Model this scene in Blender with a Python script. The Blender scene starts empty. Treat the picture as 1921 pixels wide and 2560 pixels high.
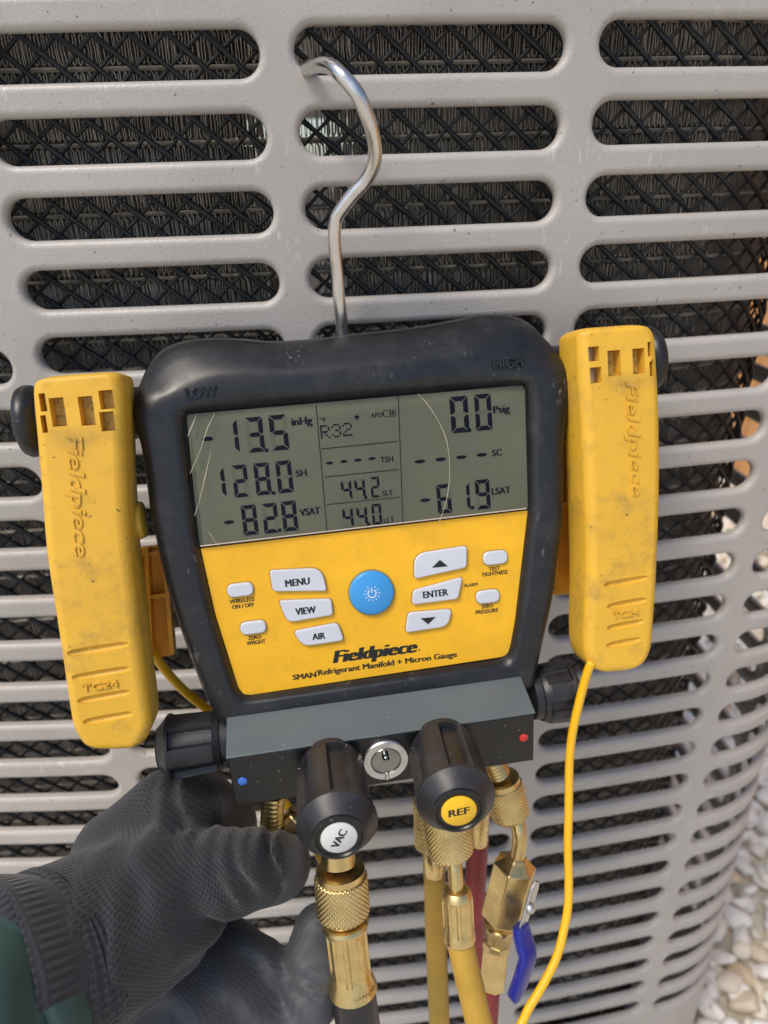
import bpy, bmesh, math, random
import numpy as np
from mathutils import Vector, Matrix

random.seed(7); RNG = np.random.RandomState(7)
scene = bpy.context.scene
COL = scene.collection

# ------------------------------------------------------------------ camera
PW, PH, FPX = 1921.0, 2560.0, 1775.0
YAW, PITCH, ROLL = 0.0805, 0.4457, -0.0301
CAM = np.array([0.0, -0.40, 0.0])
_cy, _sy, _cp, _sp = math.cos(YAW), math.sin(YAW), math.cos(PITCH), math.sin(PITCH)
_f = np.array([_sy*_cp, _cy*_cp, -_sp]); _r0 = np.array([_cy, -_sy, 0.0]); _u0 = np.cross(_r0, _f)
_r = _r0*math.cos(ROLL) + _u0*math.sin(ROLL); _u = _u0*math.cos(ROLL) - _r0*math.sin(ROLL)

cam_data = bpy.data.cameras.new('camera'); cam = bpy.data.objects.new('camera', cam_data); COL.objects.link(cam)
cam.matrix_world = Matrix(((_r[0], _u[0], -_f[0], CAM[0]), (_r[1], _u[1], -_f[1], CAM[1]), (_r[2], _u[2], -_f[2], CAM[2]), (0, 0, 0, 1)))
cam_data.sensor_fit = 'VERTICAL'; cam_data.sensor_height = 36.0; cam_data.lens = 36.0*FPX/PH
cam_data.clip_start = 0.01; cam_data.clip_end = 200
cam_data.dof.use_dof = True; cam_data.dof.focus_distance = 0.345; cam_data.dof.aperture_fstop = 7.0
scene.camera = cam

# ------------------------------------------------------------------ world, sun, exposure
TO_SUN = np.array([-0.42, -0.34, 0.84]); TO_SUN /= np.linalg.norm(TO_SUN)
world = bpy.data.worlds.new('World'); scene.world = world; world.use_nodes = True
wn = world.node_tree.nodes; wl = world.node_tree.links
sky = wn.new('ShaderNodeTexSky'); sky.sky_type = 'NISHITA'; sky.sun_disc = False
sky.sun_elevation = math.asin(TO_SUN[2]); sky.sun_rotation = math.atan2(TO_SUN[0], TO_SUN[1])
sky.dust_density = 2.0
wn['Background'].inputs['Strength'].default_value = 0.12
wl.new(sky.outputs[0], wn['Background'].inputs['Color'])
sun_data = bpy.data.lights.new('sun', 'SUN'); sun = bpy.data.objects.new('sun', sun_data); COL.objects.link(sun)
sun_data.energy = 1.75; sun_data.angle = math.radians(20); sun_data.color = (1.0, 0.91, 0.78)
sun.rotation_euler = Vector(TO_SUN).to_track_quat('Z', 'Y').to_euler()
scene.view_settings.view_transform = 'Standard'; scene.view_settings.look = 'None'
scene.view_settings.gamma = 1.0; scene.view_settings.exposure = 0.5
scene.view_settings.use_curve_mapping = False
scene.render.resolution_x = 768; scene.render.resolution_y = 1024

# ------------------------------------------------------------------ placing helpers
def ray(px, py):
    return _f + _r*((px-PW/2)/FPX) - _u*((py-PH/2)/FPX)
def at(px, py, Z):                      # a point seen at (px,py), Z metres along the view axis
    return CAM + ray(px, py)*Z
def atY(px, py, Y):
    d = ray(px, py); return CAM + d*((Y-CAM[1])/d[1])
def _rot(ax, a, v):
    ax = ax/np.linalg.norm(ax)
    return v*math.cos(a) + np.cross(ax, v)*math.sin(a) + ax*(ax@v)*(1-math.cos(a))
# frame of the gauge: x right, y into the grille, z up along its face
_M = [np.array([1., 0, 0]), np.array([0, 1., 0]), np.array([0, 0, 1.])]
_M = [_rot(np.array([0, 1., 0]), -0.039, v) for v in _M]
_M = [_rot(_M[0].copy(), -0.30, v) for v in _M]
_M = [_rot(_M[2].copy(), 0.063, v) for v in _M]
DX, DY, DZ = _M; DO = np.array([0, -0.065, -0.1])
def dev(x, y, z): return DO + DX*x + DY*y + DZ*z
def dl(px, py, yl=0.0):
    d = ray(px, py); o = DO + DY*yl; t = ((o-CAM)@DY)/(d@DY); p = CAM + d*t - DO
    return float(p@DX), float(p@DZ)
def dp(px, py, yl=0.0):
    x, z = dl(px, py, yl); return dev(x, yl, z)
def z4(x, y): return 340+x/1.509, 760+y/1.509
def z5(x, y): return 440+x/1.66, 1250+y/1.66

# ------------------------------------------------------------------ object helpers
def thing(name, label, cat, loc, group=None):
    o = bpy.data.objects.new(name, None); COL.objects.link(o)
    o.empty_display_size = 0.02; o.location = Vector(loc)
    o['label'] = label; o['category'] = cat
    if group: o['group'] = group
    return o
def root_loc(p):
    l = Vector((0, 0, 0))
    while p is not None:
        l = l + p.location; p = p.parent
    return np.array(l)
def mk(name, verts, faces, mat, parent=None, smooth=True, angle=None):
    v = np.asarray(verts, dtype=float)
    if parent is not None: v = v - root_loc(parent)
    me = bpy.data.meshes.new(name)
    me.from_pydata(v.tolist(), [], [tuple(int(i) for i in f) for f in faces] if not isinstance(faces, np.ndarray) else faces.tolist())
    me.materials.append(mat)
    bm = bmesh.new(); bm.from_mesh(me); bmesh.ops.recalc_face_normals(bm, faces=bm.faces)
    if angle is not None:
        for e in bm.edges:
            if len(e.link_faces) == 2 and e.calc_face_angle(0) > angle: e.smooth = False
    bm.to_mesh(me); bm.free()
    if smooth:
        me.polygons.foreach_set('use_smooth', [True]*len(me.polygons))
    me.update()
    o = bpy.data.objects.new(name, me); COL.objects.link(o)
    if parent is not None: o.parent = parent
    return o
class MB:
    def __init__(s): s.v = []; s.f = []
    def add(s, v, f):
        o = len(s.v); s.v += [tuple(p) for p in v]; s.f += [tuple(i+o for i in q) for q in f]
    def build(s, name, mat, parent=None, **k): return mk(name, s.v, s.f, mat, parent, **k)
def loft(rings, cap0=True, cap1=True):
    n = len(rings[0]); v = [p for r in rings for p in r]; f = []
    for i in range(len(rings)-1):
        for j in range(n):
            k = (j+1) % n; f.append((i*n+j, i*n+k, (i+1)*n+k, (i+1)*n+j))
    if cap0: f.append(tuple(range(n-1, -1, -1)))
    if cap1: f.append(tuple(range((len(rings)-1)*n, len(rings)*n)))
    return v, f
def basis(ax):
    ax = np.asarray(ax, float); ax = ax/np.linalg.norm(ax)
    t = np.array([0, 0, 1.]) if abs(ax[2]) < .9 else np.array([1., 0, 0])
    a = np.cross(ax, t); a /= np.linalg.norm(a); b = np.cross(ax, a)
    return ax, a, b
def lathe(A, ax, prof, n=32, mod=None, cap=True, ref=None):
    ax, a, b = basis(ax)
    if ref is not None:
        a = np.asarray(ref) - ax*(np.asarray(ref)@ax); a /= np.linalg.norm(a); b = np.cross(ax, a)
    rings = []
    for h, r in prof:
        ring = []
        for k in range(n):
            th = 2*math.pi*k/n; rr = r if mod is None else mod(th, h, r)
            ring.append(A + ax*h + a*(rr*math.cos(th)) + b*(rr*math.sin(th)))
        rings.append(ring)
    return loft(rings, cap, cap)
def smoothpath(P, sub=6):
    P = [np.asarray(p, float) for p in P]; out = []
    Q = [2*P[0]-P[1]] + P + [2*P[-1]-P[-2]]
    for i in range(1, len(Q)-2):
        for k in range(sub):
            t = k/sub; p0, p1, p2, p3 = Q[i-1], Q[i], Q[i+1], Q[i+2]
            out.append(.5*((2*p1)+(-p0+p2)*t+(2*p0-5*p1+4*p2-p3)*t*t+(-p0+3*p1-3*p2+p3)*t**3))
    out.append(P[-1]); return out
def tube(P, r, n=16, sub=6, smooth=True, flat=None):
    Q = smoothpath(P, sub) if smooth else [np.asarray(p, float) for p in P]
    m = len(Q); R = np.interp(np.linspace(0, 1, m), np.linspace(0, 1, len(r)), r) if hasattr(r, '__len__') else [r]*m
    T = [Q[min(i+1, m-1)]-Q[max(i-1, 0)] for i in range(m)]; T = [t/np.linalg.norm(t) for t in T]
    _, a, b = basis(T[0]); rings = []
    for i in range(m):
        a = a - T[i]*(a@T[i]); a /= np.linalg.norm(a); b = np.cross(T[i], a)
        rings.append([Q[i]+(a*math.cos(2*math.pi*k/n)+b*math.sin(2*math.pi*k/n))*R[i] for k in range(n)])
    return loft(rings)
def plate(pts, nrm, depth, bev=0.0005, steps=3):
    """outline of world points, pushed out along nrm by depth, with a rounded rim"""
    P = np.array(pts); nrm = np.asarray(nrm)/np.linalg.norm(nrm); c = P.mean(0)
    n = len(P); off = []
    for i in range(n):
        d1 = P[i]-P[i-1]; d2 = P[(i+1) % n]-P[i]
        d1 = d1/(np.linalg.norm(d1)+1e-12); d2 = d2/(np.linalg.norm(d2)+1e-12)
        q = np.cross(nrm, d1) + np.cross(nrm, d2); L = np.linalg.norm(q)
        q = q/(L+1e-12)
        if q@(c-P[i]) < 0 and i == 0: pass
        off.append(q)
    off = np.array(off)
    area = sum((np.cross(P[i]-c, P[(i+1) % n]-c))@nrm for i in range(n))
    if area < 0: off = -off
    rings = [P]
    for k in range(steps+1):
        a = k/steps*math.pi/2
        rings.append(P + off*(bev*(1-math.cos(a))) + nrm*(depth-bev+bev*math.sin(a)))
    rings.append(P + off*(bev*1.5) + nrm*depth)
    return loft([list(r) for r in rings], True, True)
def rpoly(pts, r, seg=5):
    """round the corners of a 2-D polygon; r one radius or one for each corner"""
    n = len(pts); out = []
    for i in range(n):
        p = np.array(pts[i], float); a = np.array(pts[i-1], float)-p; b = np.array(pts[(i+1) % n], float)-p
        la, lb = np.linalg.norm(a), np.linalg.norm(b); rr = r[i] if hasattr(r, '__len__') else r
        rr = min(rr, la*.49, lb*.49)
        A = p+a/la*rr; B = p+b/lb*rr
        for k in range(seg+1):
            t = k/seg; out.append(tuple((1-t)**2*A+2*t*(1-t)*p+t*t*B))
    return out
def ellipse(cx, cy, rx, ry, n=24):
    return [(cx+rx*math.cos(2*math.pi*k/n), cy+ry*math.sin(2*math.pi*k/n)) for k in range(n)]
def text(name, body, C, ex, ez, w, h, depth, mat, parent, bold=0.0, shear=0.0):
    """letters as thin raised mesh; C centre, ex reading direction, ez letter-up; fitted to w x h"""
    cu = bpy.data.curves.new('tmp', 'FONT'); cu.body = body; cu.size = 1.0; cu.shear = shear
    cu.extrude = 0.5; cu.resolution_u = 3
    ob = bpy.data.objects.new('tmp', cu); COL.objects.link(ob)
    dg = bpy.context.evaluated_depsgraph_get()
    me = bpy.data.meshes.new_from_object(ob.evaluated_get(dg))
    n = len(me.vertices); co = np.zeros(n*3); me.vertices.foreach_get('co', co); co = co.reshape(-1, 3)
    bpy.data.objects.remove(ob); bpy.data.curves.remove(cu)
    lo, hi = co.min(0), co.max(0); co = (co-(lo+hi)/2)/(hi-lo+1e-9)
    ex = np.asarray(ex)/np.linalg.norm(ex); ez = np.asarray(ez)/np.linalg.norm(ez); nn = np.cross(ex, ez)
    fs = [tuple(p.vertices) for p in me.polygons]; bpy.data.meshes.remove(me)
    sh = [0] if not bold else ([-1, 0, 1] if bold < .03 else [-1, -.5, 0, .5, 1])
    bx = bold*h*1.1; w3 = []; f3 = []
    for i, k in enumerate(sh):           # heavier strokes: the letters laid side by side, each a hair deeper
        d = depth*(1-.06*i)
        f3 += [tuple(q+len(w3)*n for q in p) for p in fs]
        w3.append(np.asarray(C) + np.outer(co[:, 0]*(w-2*bx)+k*bx, ex) + np.outer(co[:, 1]*h, ez) + np.outer((co[:, 2]+.5)*d, nn))
    w3 = np.concatenate(w3); fs = f3
    return mk(name, w3, fs, mat, parent, smooth=False)
def boolean_cut(o, cutters):
    v, f = [], []
    for cv, cf in cutters:
        k = len(v); v += [tuple(p) for p in cv]; f += [tuple(i+k for i in q) for q in cf]
    c = mk('cutter', v, f, o.data.materials[0], o.parent, smooth=False)
    m = o.modifiers.new('cut', 'BOOLEAN'); m.object = c; m.operation = 'DIFFERENCE'; m.solver = 'EXACT'; m.use_self = True
    dg = bpy.context.evaluated_depsgraph_get(); dg.update()
    me = bpy.data.meshes.new_from_object(o.evaluated_get(dg))
    o.modifiers.clear(); old = o.data; o.data = me; bpy.data.objects.remove(c); bpy.data.meshes.remove(old)
    bm = bmesh.new(); bm.from_mesh(me)
    for e in bm.edges:
        if len(e.link_faces) == 2 and e.calc_face_angle(0) > .6: e.smooth = False
    for q in bm.faces: q.smooth = True
    bm.to_mesh(me); bm.free()
    me.name = o.name

# ------------------------------------------------------------------ materials
def mat(name, col, rough=.5, metal=0., var=0., vscale=20., bump=0., bscale=400., bdist=.0004,
        specks=0., speck_col=(.02, .02, .02), sscale=300., dirt=0., dirt_col=(.1, .08, .05), dscale=30., coat=0., spec=.5, rvar=0., scuff=0., scuff_col=(.05, .045, .04)):
    m = bpy.data.materials.new(name); m.use_nodes = True; nt = m.node_tree; b = nt.nodes['Principled BSDF']
    b.inputs['Roughness'].default_value = rough; b.inputs['Metallic'].default_value = metal
    b.inputs['Coat Weight'].default_value = coat; b.inputs['Specular IOR Level'].default_value = spec
    b.inputs['Base Color'].default_value = (*col, 1)
    tc = nt.nodes.new('ShaderNodeTexCoord'); L = nt.links.new
    def noise(s, d=3, r=.55):
        n = nt.nodes.new('ShaderNodeTexNoise'); n.inputs['Scale'].default_value = s; n.inputs['Detail'].default_value = d
        n.inputs['Roughness'].default_value = r; L(tc.outputs['Object'], n.inputs['Vector']); return n.outputs['Fac']
    def ramp(fac, a, c):
        r = nt.nodes.new('ShaderNodeMapRange'); r.inputs['From Min'].default_value = a; r.inputs['From Max'].default_value = c
        L(fac, r.inputs['Value']); return r.outputs['Result']
    def mul(x, k):
        n = nt.nodes.new('ShaderNodeMath'); n.operation = 'MULTIPLY'; n.inputs[1].default_value = k; L(x, n.inputs[0]); return n.outputs[0]
    def mix(fac, a, c):
        n = nt.nodes.new('ShaderNodeMix'); n.data_type = 'RGBA'; L(fac, n.inputs['Factor'])
        if isinstance(a, tuple): n.inputs['A'].default_value = (*a, 1)
        else: L(a, n.inputs['A'])
        if isinstance(c, tuple): n.inputs['B'].default_value = (*c, 1)
        else: L(c, n.inputs['B'])
        return n.outputs['Result']
    cur = None
    if var:
        lo = tuple(max(0, x*(1-var)) for x in col); hi = tuple(min(1, x*(1+var)) for x in col)
        cur = mix(ramp(noise(vscale, 4), .3, .7), lo, hi)
    if dirt:
        cur = mix(mul(ramp(noise(dscale, 6, .7), .5, .72), dirt), cur if cur else col, dirt_col)
    if specks:
        cur = mix(mul(ramp(noise(sscale, 2), .70, .76), specks), cur if cur else col, speck_col)
    if scuff:                            # streaky rubbed marks in a few patches
        mp = nt.nodes.new('ShaderNodeMapping'); mp.inputs['Scale'].default_value = (420, 420, 130); mp.inputs['Rotation'].default_value = (.3, .5, .2)
        L(tc.outputs['Object'], mp.inputs['Vector']); n2 = nt.nodes.new('ShaderNodeTexNoise'); n2.inputs['Scale'].default_value = 1.; n2.inputs['Detail'].default_value = 4
        L(mp.outputs['Vector'], n2.inputs['Vector'])
        mm = nt.nodes.new('ShaderNodeMath'); mm.operation = 'MULTIPLY'; L(ramp(n2.outputs['Fac'], .54, .66), mm.inputs[0]); L(ramp(noise(38, 3), .60, .70), mm.inputs[1])
        cur = mix(mul(mm.outputs[0], scuff), cur if cur else col, scuff_col)
    if cur: L(cur, b.inputs['Base Color'])
    if rvar:
        r = nt.nodes.new('ShaderNodeMapRange'); r.inputs['From Min'].default_value = .3; r.inputs['From Max'].default_value = .7
        r.inputs['To Min'].default_value = max(.03, rough-rvar); r.inputs['To Max'].default_value = rough+rvar
        L(noise(60, 5, .65), r.inputs['Value']); L(r.outputs['Result'], b.inputs['Roughness'])
    if bump:
        bn = nt.nodes.new('ShaderNodeBump'); bn.inputs['Strength'].default_value = bump; bn.inputs['Distance'].default_value = bdist
        L(noise(bscale, 3), bn.inputs['Height']); L(bn.outputs['Normal'], b.inputs['Normal'])
    return m
M = {}
M['panel'] = mat('panel_paint', (.425, .398, .368), .42, var=.07, vscale=12, bump=.6, bscale=700, bdist=.0004, dirt=.22, dirt_col=(.30, .26, .22), dscale=22, specks=.8, speck_col=(.10, .08, .06), sscale=330, scuff=.35, scuff_col=(.72, .70, .68), rvar=.08)
M['guard'] = mat('guard_plastic', (.012, .013, .016), .42, bump=.2, bscale=300)
M['fin'] = mat('fin_metal', (.58, .53, .46), .45, .25, var=.35, vscale=60)
M['tube'] = mat('tube_metal', (.50, .45, .38), .5, .2, var=.3, vscale=90, dirt=.5, dirt_col=(.12, .09, .06), dscale=120)
M['rubber'] = mat('housing_rubber', (.011, .0115, .0135), .35, var=.25, vscale=25, bump=.35, bscale=1500, bdist=.0002, specks=.4, speck_col=(.16, .15, .14), sscale=480, dirt=.25, dirt_col=(.075, .07, .066), dscale=70, rvar=.10, scuff=.6, scuff_col=(.22, .21, .20))
M['mirror'] = mat('polished_cup', (.26, .26, .25), .16, 1., var=.1, vscale=200)
M['plastic'] = mat('knob_plastic', (.018, .018, .021), .42, var=.3, vscale=60, bump=.3, bscale=900, bdist=.0002, specks=.5, speck_col=(.2, .18, .16), sscale=500, dirt=.3, dirt_col=(.06, .05, .042), dscale=60, rvar=.1)
M['clamp'] = mat('clamp_yellow', (.75, .425, .034), .50, var=.12, vscale=18, bump=.35, bscale=1100, bdist=.0002, specks=.85, speck_col=(.05, .035, .02), sscale=420, dirt=.75, dirt_col=(.32, .20, .05), dscale=38, rvar=.1, scuff=.75)
M['clamp_in'] = mat('clamp_inner_orange', (.80, .36, .02), .5, var=.15, vscale=40, bump=.2, dirt=.3, dirt_col=(.3, .15, .03))
M['windowin'] = mat('window_inlay', (.60, .42, .09), .45, .1, specks=1., speck_col=(.03, .025, .015), sscale=1500, dirt=.9, dirt_col=(.05, .04, .02), dscale=500, var=.2, vscale=200)
M['foil'] = mat('foil_inlay', (.62, .62, .62), .25, .9, var=.2, vscale=200)
M['face'] = mat('face_yellow', (.86, .45, .010), .36, var=.08, vscale=30, bump=.15, bscale=1800, bdist=.0001, specks=.5, speck_col=(.2, .11, .02), sscale=600, dirt=.45, dirt_col=(.55, .31, .02), dscale=55, rvar=.08)
M['print'] = mat('print_black', (.012, .012, .010), .5)
M['lcd'] = mat('lcd_backing', (.19, .193, .128), .45, var=.14, vscale=11)
M['lcdseg'] = mat('lcd_segment', (.004, .0045, .016), .6, spec=.2)
M['ghost'] = mat('lcd_ghost', (.158, .162, .105), .45)
M['line'] = mat('lcd_line', (.03, .03, .025), .4)
M['scratch'] = mat('crack_edge', (.60, .50, .38), .25)
M['btn'] = mat('button_white', (.58, .60, .65), .38, var=.05, bump=.15, bscale=1500, bdist=.0001)
M['blue'] = mat('button_blue', (.045, .30, .68), .35, bump=.15, bscale=1500, bdist=.0001, var=.05)
M['white'] = mat('print_white', (.78, .78, .76), .5)
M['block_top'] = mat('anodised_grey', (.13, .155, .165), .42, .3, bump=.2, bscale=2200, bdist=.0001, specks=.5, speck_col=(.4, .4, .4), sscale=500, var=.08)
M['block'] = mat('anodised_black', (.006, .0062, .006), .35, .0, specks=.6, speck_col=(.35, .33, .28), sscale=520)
M['brass'] = mat('brass', (.70, .53, .24), .30, 1., var=.15, vscale=90, bump=.15, bscale=900, bdist=.0001, dirt=.3, dirt_col=(.48, .34, .13), dscale=80, rvar=.12)
M['steel'] = mat('wire_steel', (.66, .64, .61), .24, 1., var=.08, vscale=120, bump=.12, bscale=500, bdist=.0002, rvar=.08)
M['zinc'] = mat('zinc_plate', (.60, .60, .59), .42, 1., var=.15, vscale=150, rvar=.1)
M['hose_k'] = mat('hose_black', (.016, .015, .018), .30, var=.3, bump=.3, bscale=500, bdist=.0003, dirt=.4, dirt_col=(.06, .05, .045), dscale=70)
M['hose_y'] = mat('hose_yellow', (.48, .285, .035), .5, var=.12, vscale=50, bump=.4, bscale=800, bdist=.0004, dirt=.35, dirt_col=(.28, .18, .045), dscale=40)
M['hose_r'] = mat('hose_red', (.26, .028, .030), .5, var=.15, vscale=50, bump=.3, bscale=800, dirt=.3, dirt_col=(.12, .02, .02), dscale=40)
M['grip'] = mat('grip_blue', (.014, .020, .26), .28, var=.15, bump=.25, bscale=500, bdist=.0002, specks=.5, speck_col=(.4, .4, .6), sscale=500)
M['cable'] = mat('cable_yellow', (.86, .47, .008), .38, var=.08)
M['dotb'] = mat('dot_blue', (.04, .16, .62), .4)
M['dotr'] = mat('dot_red', (.58, .03, .02), .4)
M['inlay_y'] = mat('inlay_yellow', (.86, .50, .015), .4)
M['inlay_w'] = mat('inlay_white', (.66, .66, .64), .4)
M['sleeve'] = mat('sleeve_green', (.032, .072, .063), .7, var=.15, vscale=30, bump=.5, bscale=1600, bdist=.0002)
M['fence'] = mat('fence_timber', (.52, .25, .085), .6, var=.2, vscale=6, bump=.2, bscale=80)
M['ground'] = mat('ground_grit', (.60, .55, .46), .9, var=.3, vscale=40, bump=.6, bscale=120, bdist=.004)
M['base'] = mat('base_paint', (.40, .375, .35), .55, var=.06, bump=.3)

def stone_mat():
    m = bpy.data.materials.new('stone'); m.use_nodes = True; nt = m.node_tree; b = nt.nodes['Principled BSDF']
    g = nt.nodes.new('ShaderNodeNewGeometry'); r = nt.nodes.new('ShaderNodeValToRGB')
    e = r.color_ramp.elements; e[0].position = 0; e[0].color = (.72, .65, .53, 1); e[1].position = 1; e[1].color = (.86, .82, .73, 1)
    x = r.color_ramp.elements.new(.3); x.color = (.84, .79, .68, 1)
    x = r.color_ramp.elements.new(.6); x.color = (.82, .81, .77, 1)
    x = r.color_ramp.elements.new(.05); x.color = (.62, .50, .34, 1)
    nt.links.new(g.outputs['Random Per Island'], r.inputs['Fac'])
    n = nt.nodes.new('ShaderNodeTexNoise'); n.inputs['Scale'].default_value = 60; n.inputs['Detail'].default_value = 6
    tc = nt.nodes.new('ShaderNodeTexCoord'); nt.links.new(tc.outputs['Object'], n.inputs['Vector'])
    mx = nt.nodes.new('ShaderNodeMix'); mx.data_type = 'RGBA'; mx.blend_type = 'MULTIPLY'; mx.inputs['Factor'].default_value = .15
    nt.links.new(r.outputs['Color'], mx.inputs['A']); nt.links.new(n.outputs['Fac'], mx.inputs['B'])
    nt.links.new(mx.outputs['Result'], b.inputs['Base Color']); b.inputs['Roughness'].default_value = .75
    bp = nt.nodes.new('ShaderNodeBump'); bp.inputs['Distance'].default_value = .003; bp.inputs['Strength'].default_value = .5
    nt.links.new(n.outputs['Fac'], bp.inputs['Height']); nt.links.new(bp.outputs['Normal'], b.inputs['Normal'])
    return m
M['stone'] = stone_mat()
def lens_mat():
    m = bpy.data.materials.new('clear_lens'); m.use_nodes = True; nt = m.node_tree; nt.nodes.clear()
    o = nt.nodes.new('ShaderNodeOutputMaterial'); t = nt.nodes.new('ShaderNodeBsdfTransparent'); g = nt.nodes.new('ShaderNodeBsdfGlossy')
    t.inputs['Color'].default_value = (.93, .93, .92, 1); g.inputs['Roughness'].default_value = .06
    fr = nt.nodes.new('ShaderNodeFresnel'); fr.inputs['IOR'].default_value = 1.15
    mx = nt.nodes.new('ShaderNodeMixShader'); nt.links.new(fr.outputs[0], mx.inputs[0])
    nt.links.new(t.outputs[0], mx.inputs[1]); nt.links.new(g.outputs[0], mx.inputs[2]); nt.links.new(mx.outputs[0], o.inputs['Surface'])
    return m
M['lens'] = lens_mat()
def knit_mat(name, col, rib, row, strength, rough, lo=.5):
    """rows along attribute knit.x, ribs along knit.y (metres)"""
    m = bpy.data.materials.new(name); m.use_nodes = True; nt = m.node_tree; b = nt.nodes['Principled BSDF']; L = nt.links.new
    a = nt.nodes.new('ShaderNodeAttribute'); a.attribute_name = 'knit'
    sx = nt.nodes.new('ShaderNodeSeparateXYZ'); L(a.outputs['Vector'], sx.inputs[0])
    def wave(out, per):
        k = nt.nodes.new('ShaderNodeMath'); k.operation = 'MULTIPLY'; k.inputs[1].default_value = 2*math.pi/per; L(out, k.inputs[0])
        s = nt.nodes.new('ShaderNodeMath'); s.operation = 'SINE'; L(k.outputs[0], s.inputs[0]); return s.outputs[0]
    p = nt.nodes.new('ShaderNodeMath'); p.operation = 'MAXIMUM'; L(wave(sx.outputs[0], row), p.inputs[0]); L(wave(sx.outputs[1], rib), p.inputs[1])
    n = nt.nodes.new('ShaderNodeTexNoise'); n.inputs['Scale'].default_value = 500; n.inputs['Detail'].default_value = 3
    tc = nt.nodes.new('ShaderNodeTexCoord'); L(tc.outputs['Object'], n.inputs['Vector'])
    ad = nt.nodes.new('ShaderNodeMath'); ad.operation = 'ADD'; L(p.outputs[0], ad.inputs[0]); L(n.outputs['Fac'], ad.inputs[1])
    bp = nt.nodes.new('ShaderNodeBump'); bp.inputs['Distance'].default_value = .0004; bp.inputs['Strength'].default_value = strength
    L(ad.outputs[0], bp.inputs['Height']); L(bp.outputs['Normal'], b.inputs['Normal'])
    mr = nt.nodes.new('ShaderNodeMapRange'); mr.inputs['From Min'].default_value = -.6; mr.inputs['From Max'].default_value = 1.6; L(ad.outputs[0], mr.inputs['Value'])
    mx = nt.nodes.new('ShaderNodeMix'); mx.data_type = 'RGBA'; L(mr.outputs['Result'], mx.inputs['Factor'])
    mx.inputs['A'].default_value = (*[c*lo for c in col], 1); mx.inputs['B'].default_value = (*[c*(2.3-lo) for c in col], 1)
    L(mx.outputs['Result'], b.inputs['Base Color']); b.inputs['Roughness'].default_value = rough
    b.inputs['Sheen Weight'].default_value = .15
    return m
M['knit'] = knit_mat('glove_knit', (.021, .021, .024), .0015, .0017, .5, .85)
M['cuff'] = knit_mat('glove_cuff', (.022, .022, .025), .0030, .0016, .8, .9)
M['coat'] = knit_mat('glove_coating', (.046, .049, .055), .0011, .0013, .16, .60, .82)

# ------------------------------------------------------------------ the condenser unit: grille, guard, coil
KB, SC, RC = 0.3704, 0.315, 0.095          # bow of the panel, where the corner starts, corner radius
_x0, _y0, _t0 = math.sin(SC*KB)/KB, (1-math.cos(SC*KB))/KB, SC*KB
SE = SC + RC*(math.pi/2-_t0)
def panel_pt(s, z, dep):
    if s < SC: x, y, t = math.sin(s*KB)/KB, (1-math.cos(s*KB))/KB, s*KB
    elif s < SE:
        t = _t0+(s-SC)/RC; x = _x0+RC*(math.sin(t)-math.sin(_t0)); y = _y0+RC*(math.cos(_t0)-math.cos(t))
    else:
        t = math.pi/2; x = _x0+RC*(1-math.sin(_t0)); y = _y0+RC*math.cos(_t0)+(s-SE)
    return (x-math.sin(t)*dep, y+math.cos(t)*dep, z)
GROUND_Z = -0.98
Z0, PITCHZ = 0.0885, 0.0349
COLS = [(-.3067, -.1719, -.0056), (-.1551, -.0203, -.0008), (-.0039, .1300, 0.), (.1473, .2841, .0014), (.2998, .4366, -.0007), (.4530, .5890, 0.), (.6060, .7420, 0.)]
EDGES = [-.3150, -.1635, -.0121, .1387, .2920, .4448, .5975, .7520]
unit = thing('condenser_unit', 'beige outdoor condenser unit with rows of rounded horizontal slots in its louvred sheet panel', 'condenser', (0.0, 0.1, GROUND_Z))
def build_panel():
    mb = MB(); HH, RR = .0102, .0036; rows = range(-1, 26); nl, na = 10, 6
    for ci, (a, b, dz) in enumerate(COLS):
        e0, e1 = EDGES[ci], EDGES[ci+1]
        for row in rows:
            zc = Z0-PITCHZ*row+dz; zt, zb = zc+PITCHZ/2, zc-PITCHZ/2
            sp, rc = [], []          # (cs, cz, dirx, dirz) of the hole outline, and matching point on the cell edge
            x0, x1 = a+HH, b-HH
            for k in range(nl+1):
                s = x0+(x1-x0)*k/nl; sp.append((s, zc, 0, 1)); rc.append((e0+(e1-e0)*k/nl, zt))
            for k in range(1, 2*na):
                th = math.pi/2-math.pi*k/(2*na); sp.append((x1, zc, math.cos(th), math.sin(th))); rc.append((e1, zt+(zb-zt)*k/(2*na)))
            for k in range(nl+1):
                s = x1+(x0-x1)*k/nl; sp.append((s, zc, 0, -1)); rc.append((e1+(e0-e1)*k/nl, zb))
            for k in range(1, 2*na):
                th = -math.pi/2-math.pi*k/(2*na); sp.append((x0, zc, math.cos(th), math.sin(th))); rc.append((e0, zb+(zt-zb)*k/(2*na)))
            rings = [[panel_pt(s, z, 0) for s, z in rc]]
            offs = [(RR+.0006, 0)] + [(RR*(1-math.sin(q)), RR*(1-math.cos(q))) for q in np.linspace(0, math.pi/2, 6)] + [(0, RR+.0025)]
            for o, d in offs:
                rings.append([panel_pt(cs+dx*(HH+o), cz+dzz*(HH+o), d) for cs, cz, dx, dzz in sp])
            mb.add(*loft(rings, False, False))
    # plain skirt under the last row
    zt = Z0-PITCHZ*25.5
    for ci, (a, b, dz) in enumerate(COLS):
        e0, e1 = EDGES[ci], EDGES[ci+1]
        v = []; f = []
        for k in range(11):
            s = e0+(e1-e0)*k/10; v += [panel_pt(s, zt+dz, 0), panel_pt(s, GROUND_Z+.03, 0)]
        for k in range(10): f.append((2*k, 2*k+2, 2*k+3, 2*k+1))
        mb.add(v, f)
    return mb.build('grille_panel', M['panel'], unit)
build_panel()
CA, CR, CYF = .216, .100, .036
CE = CA+CR*math.pi/2
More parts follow.
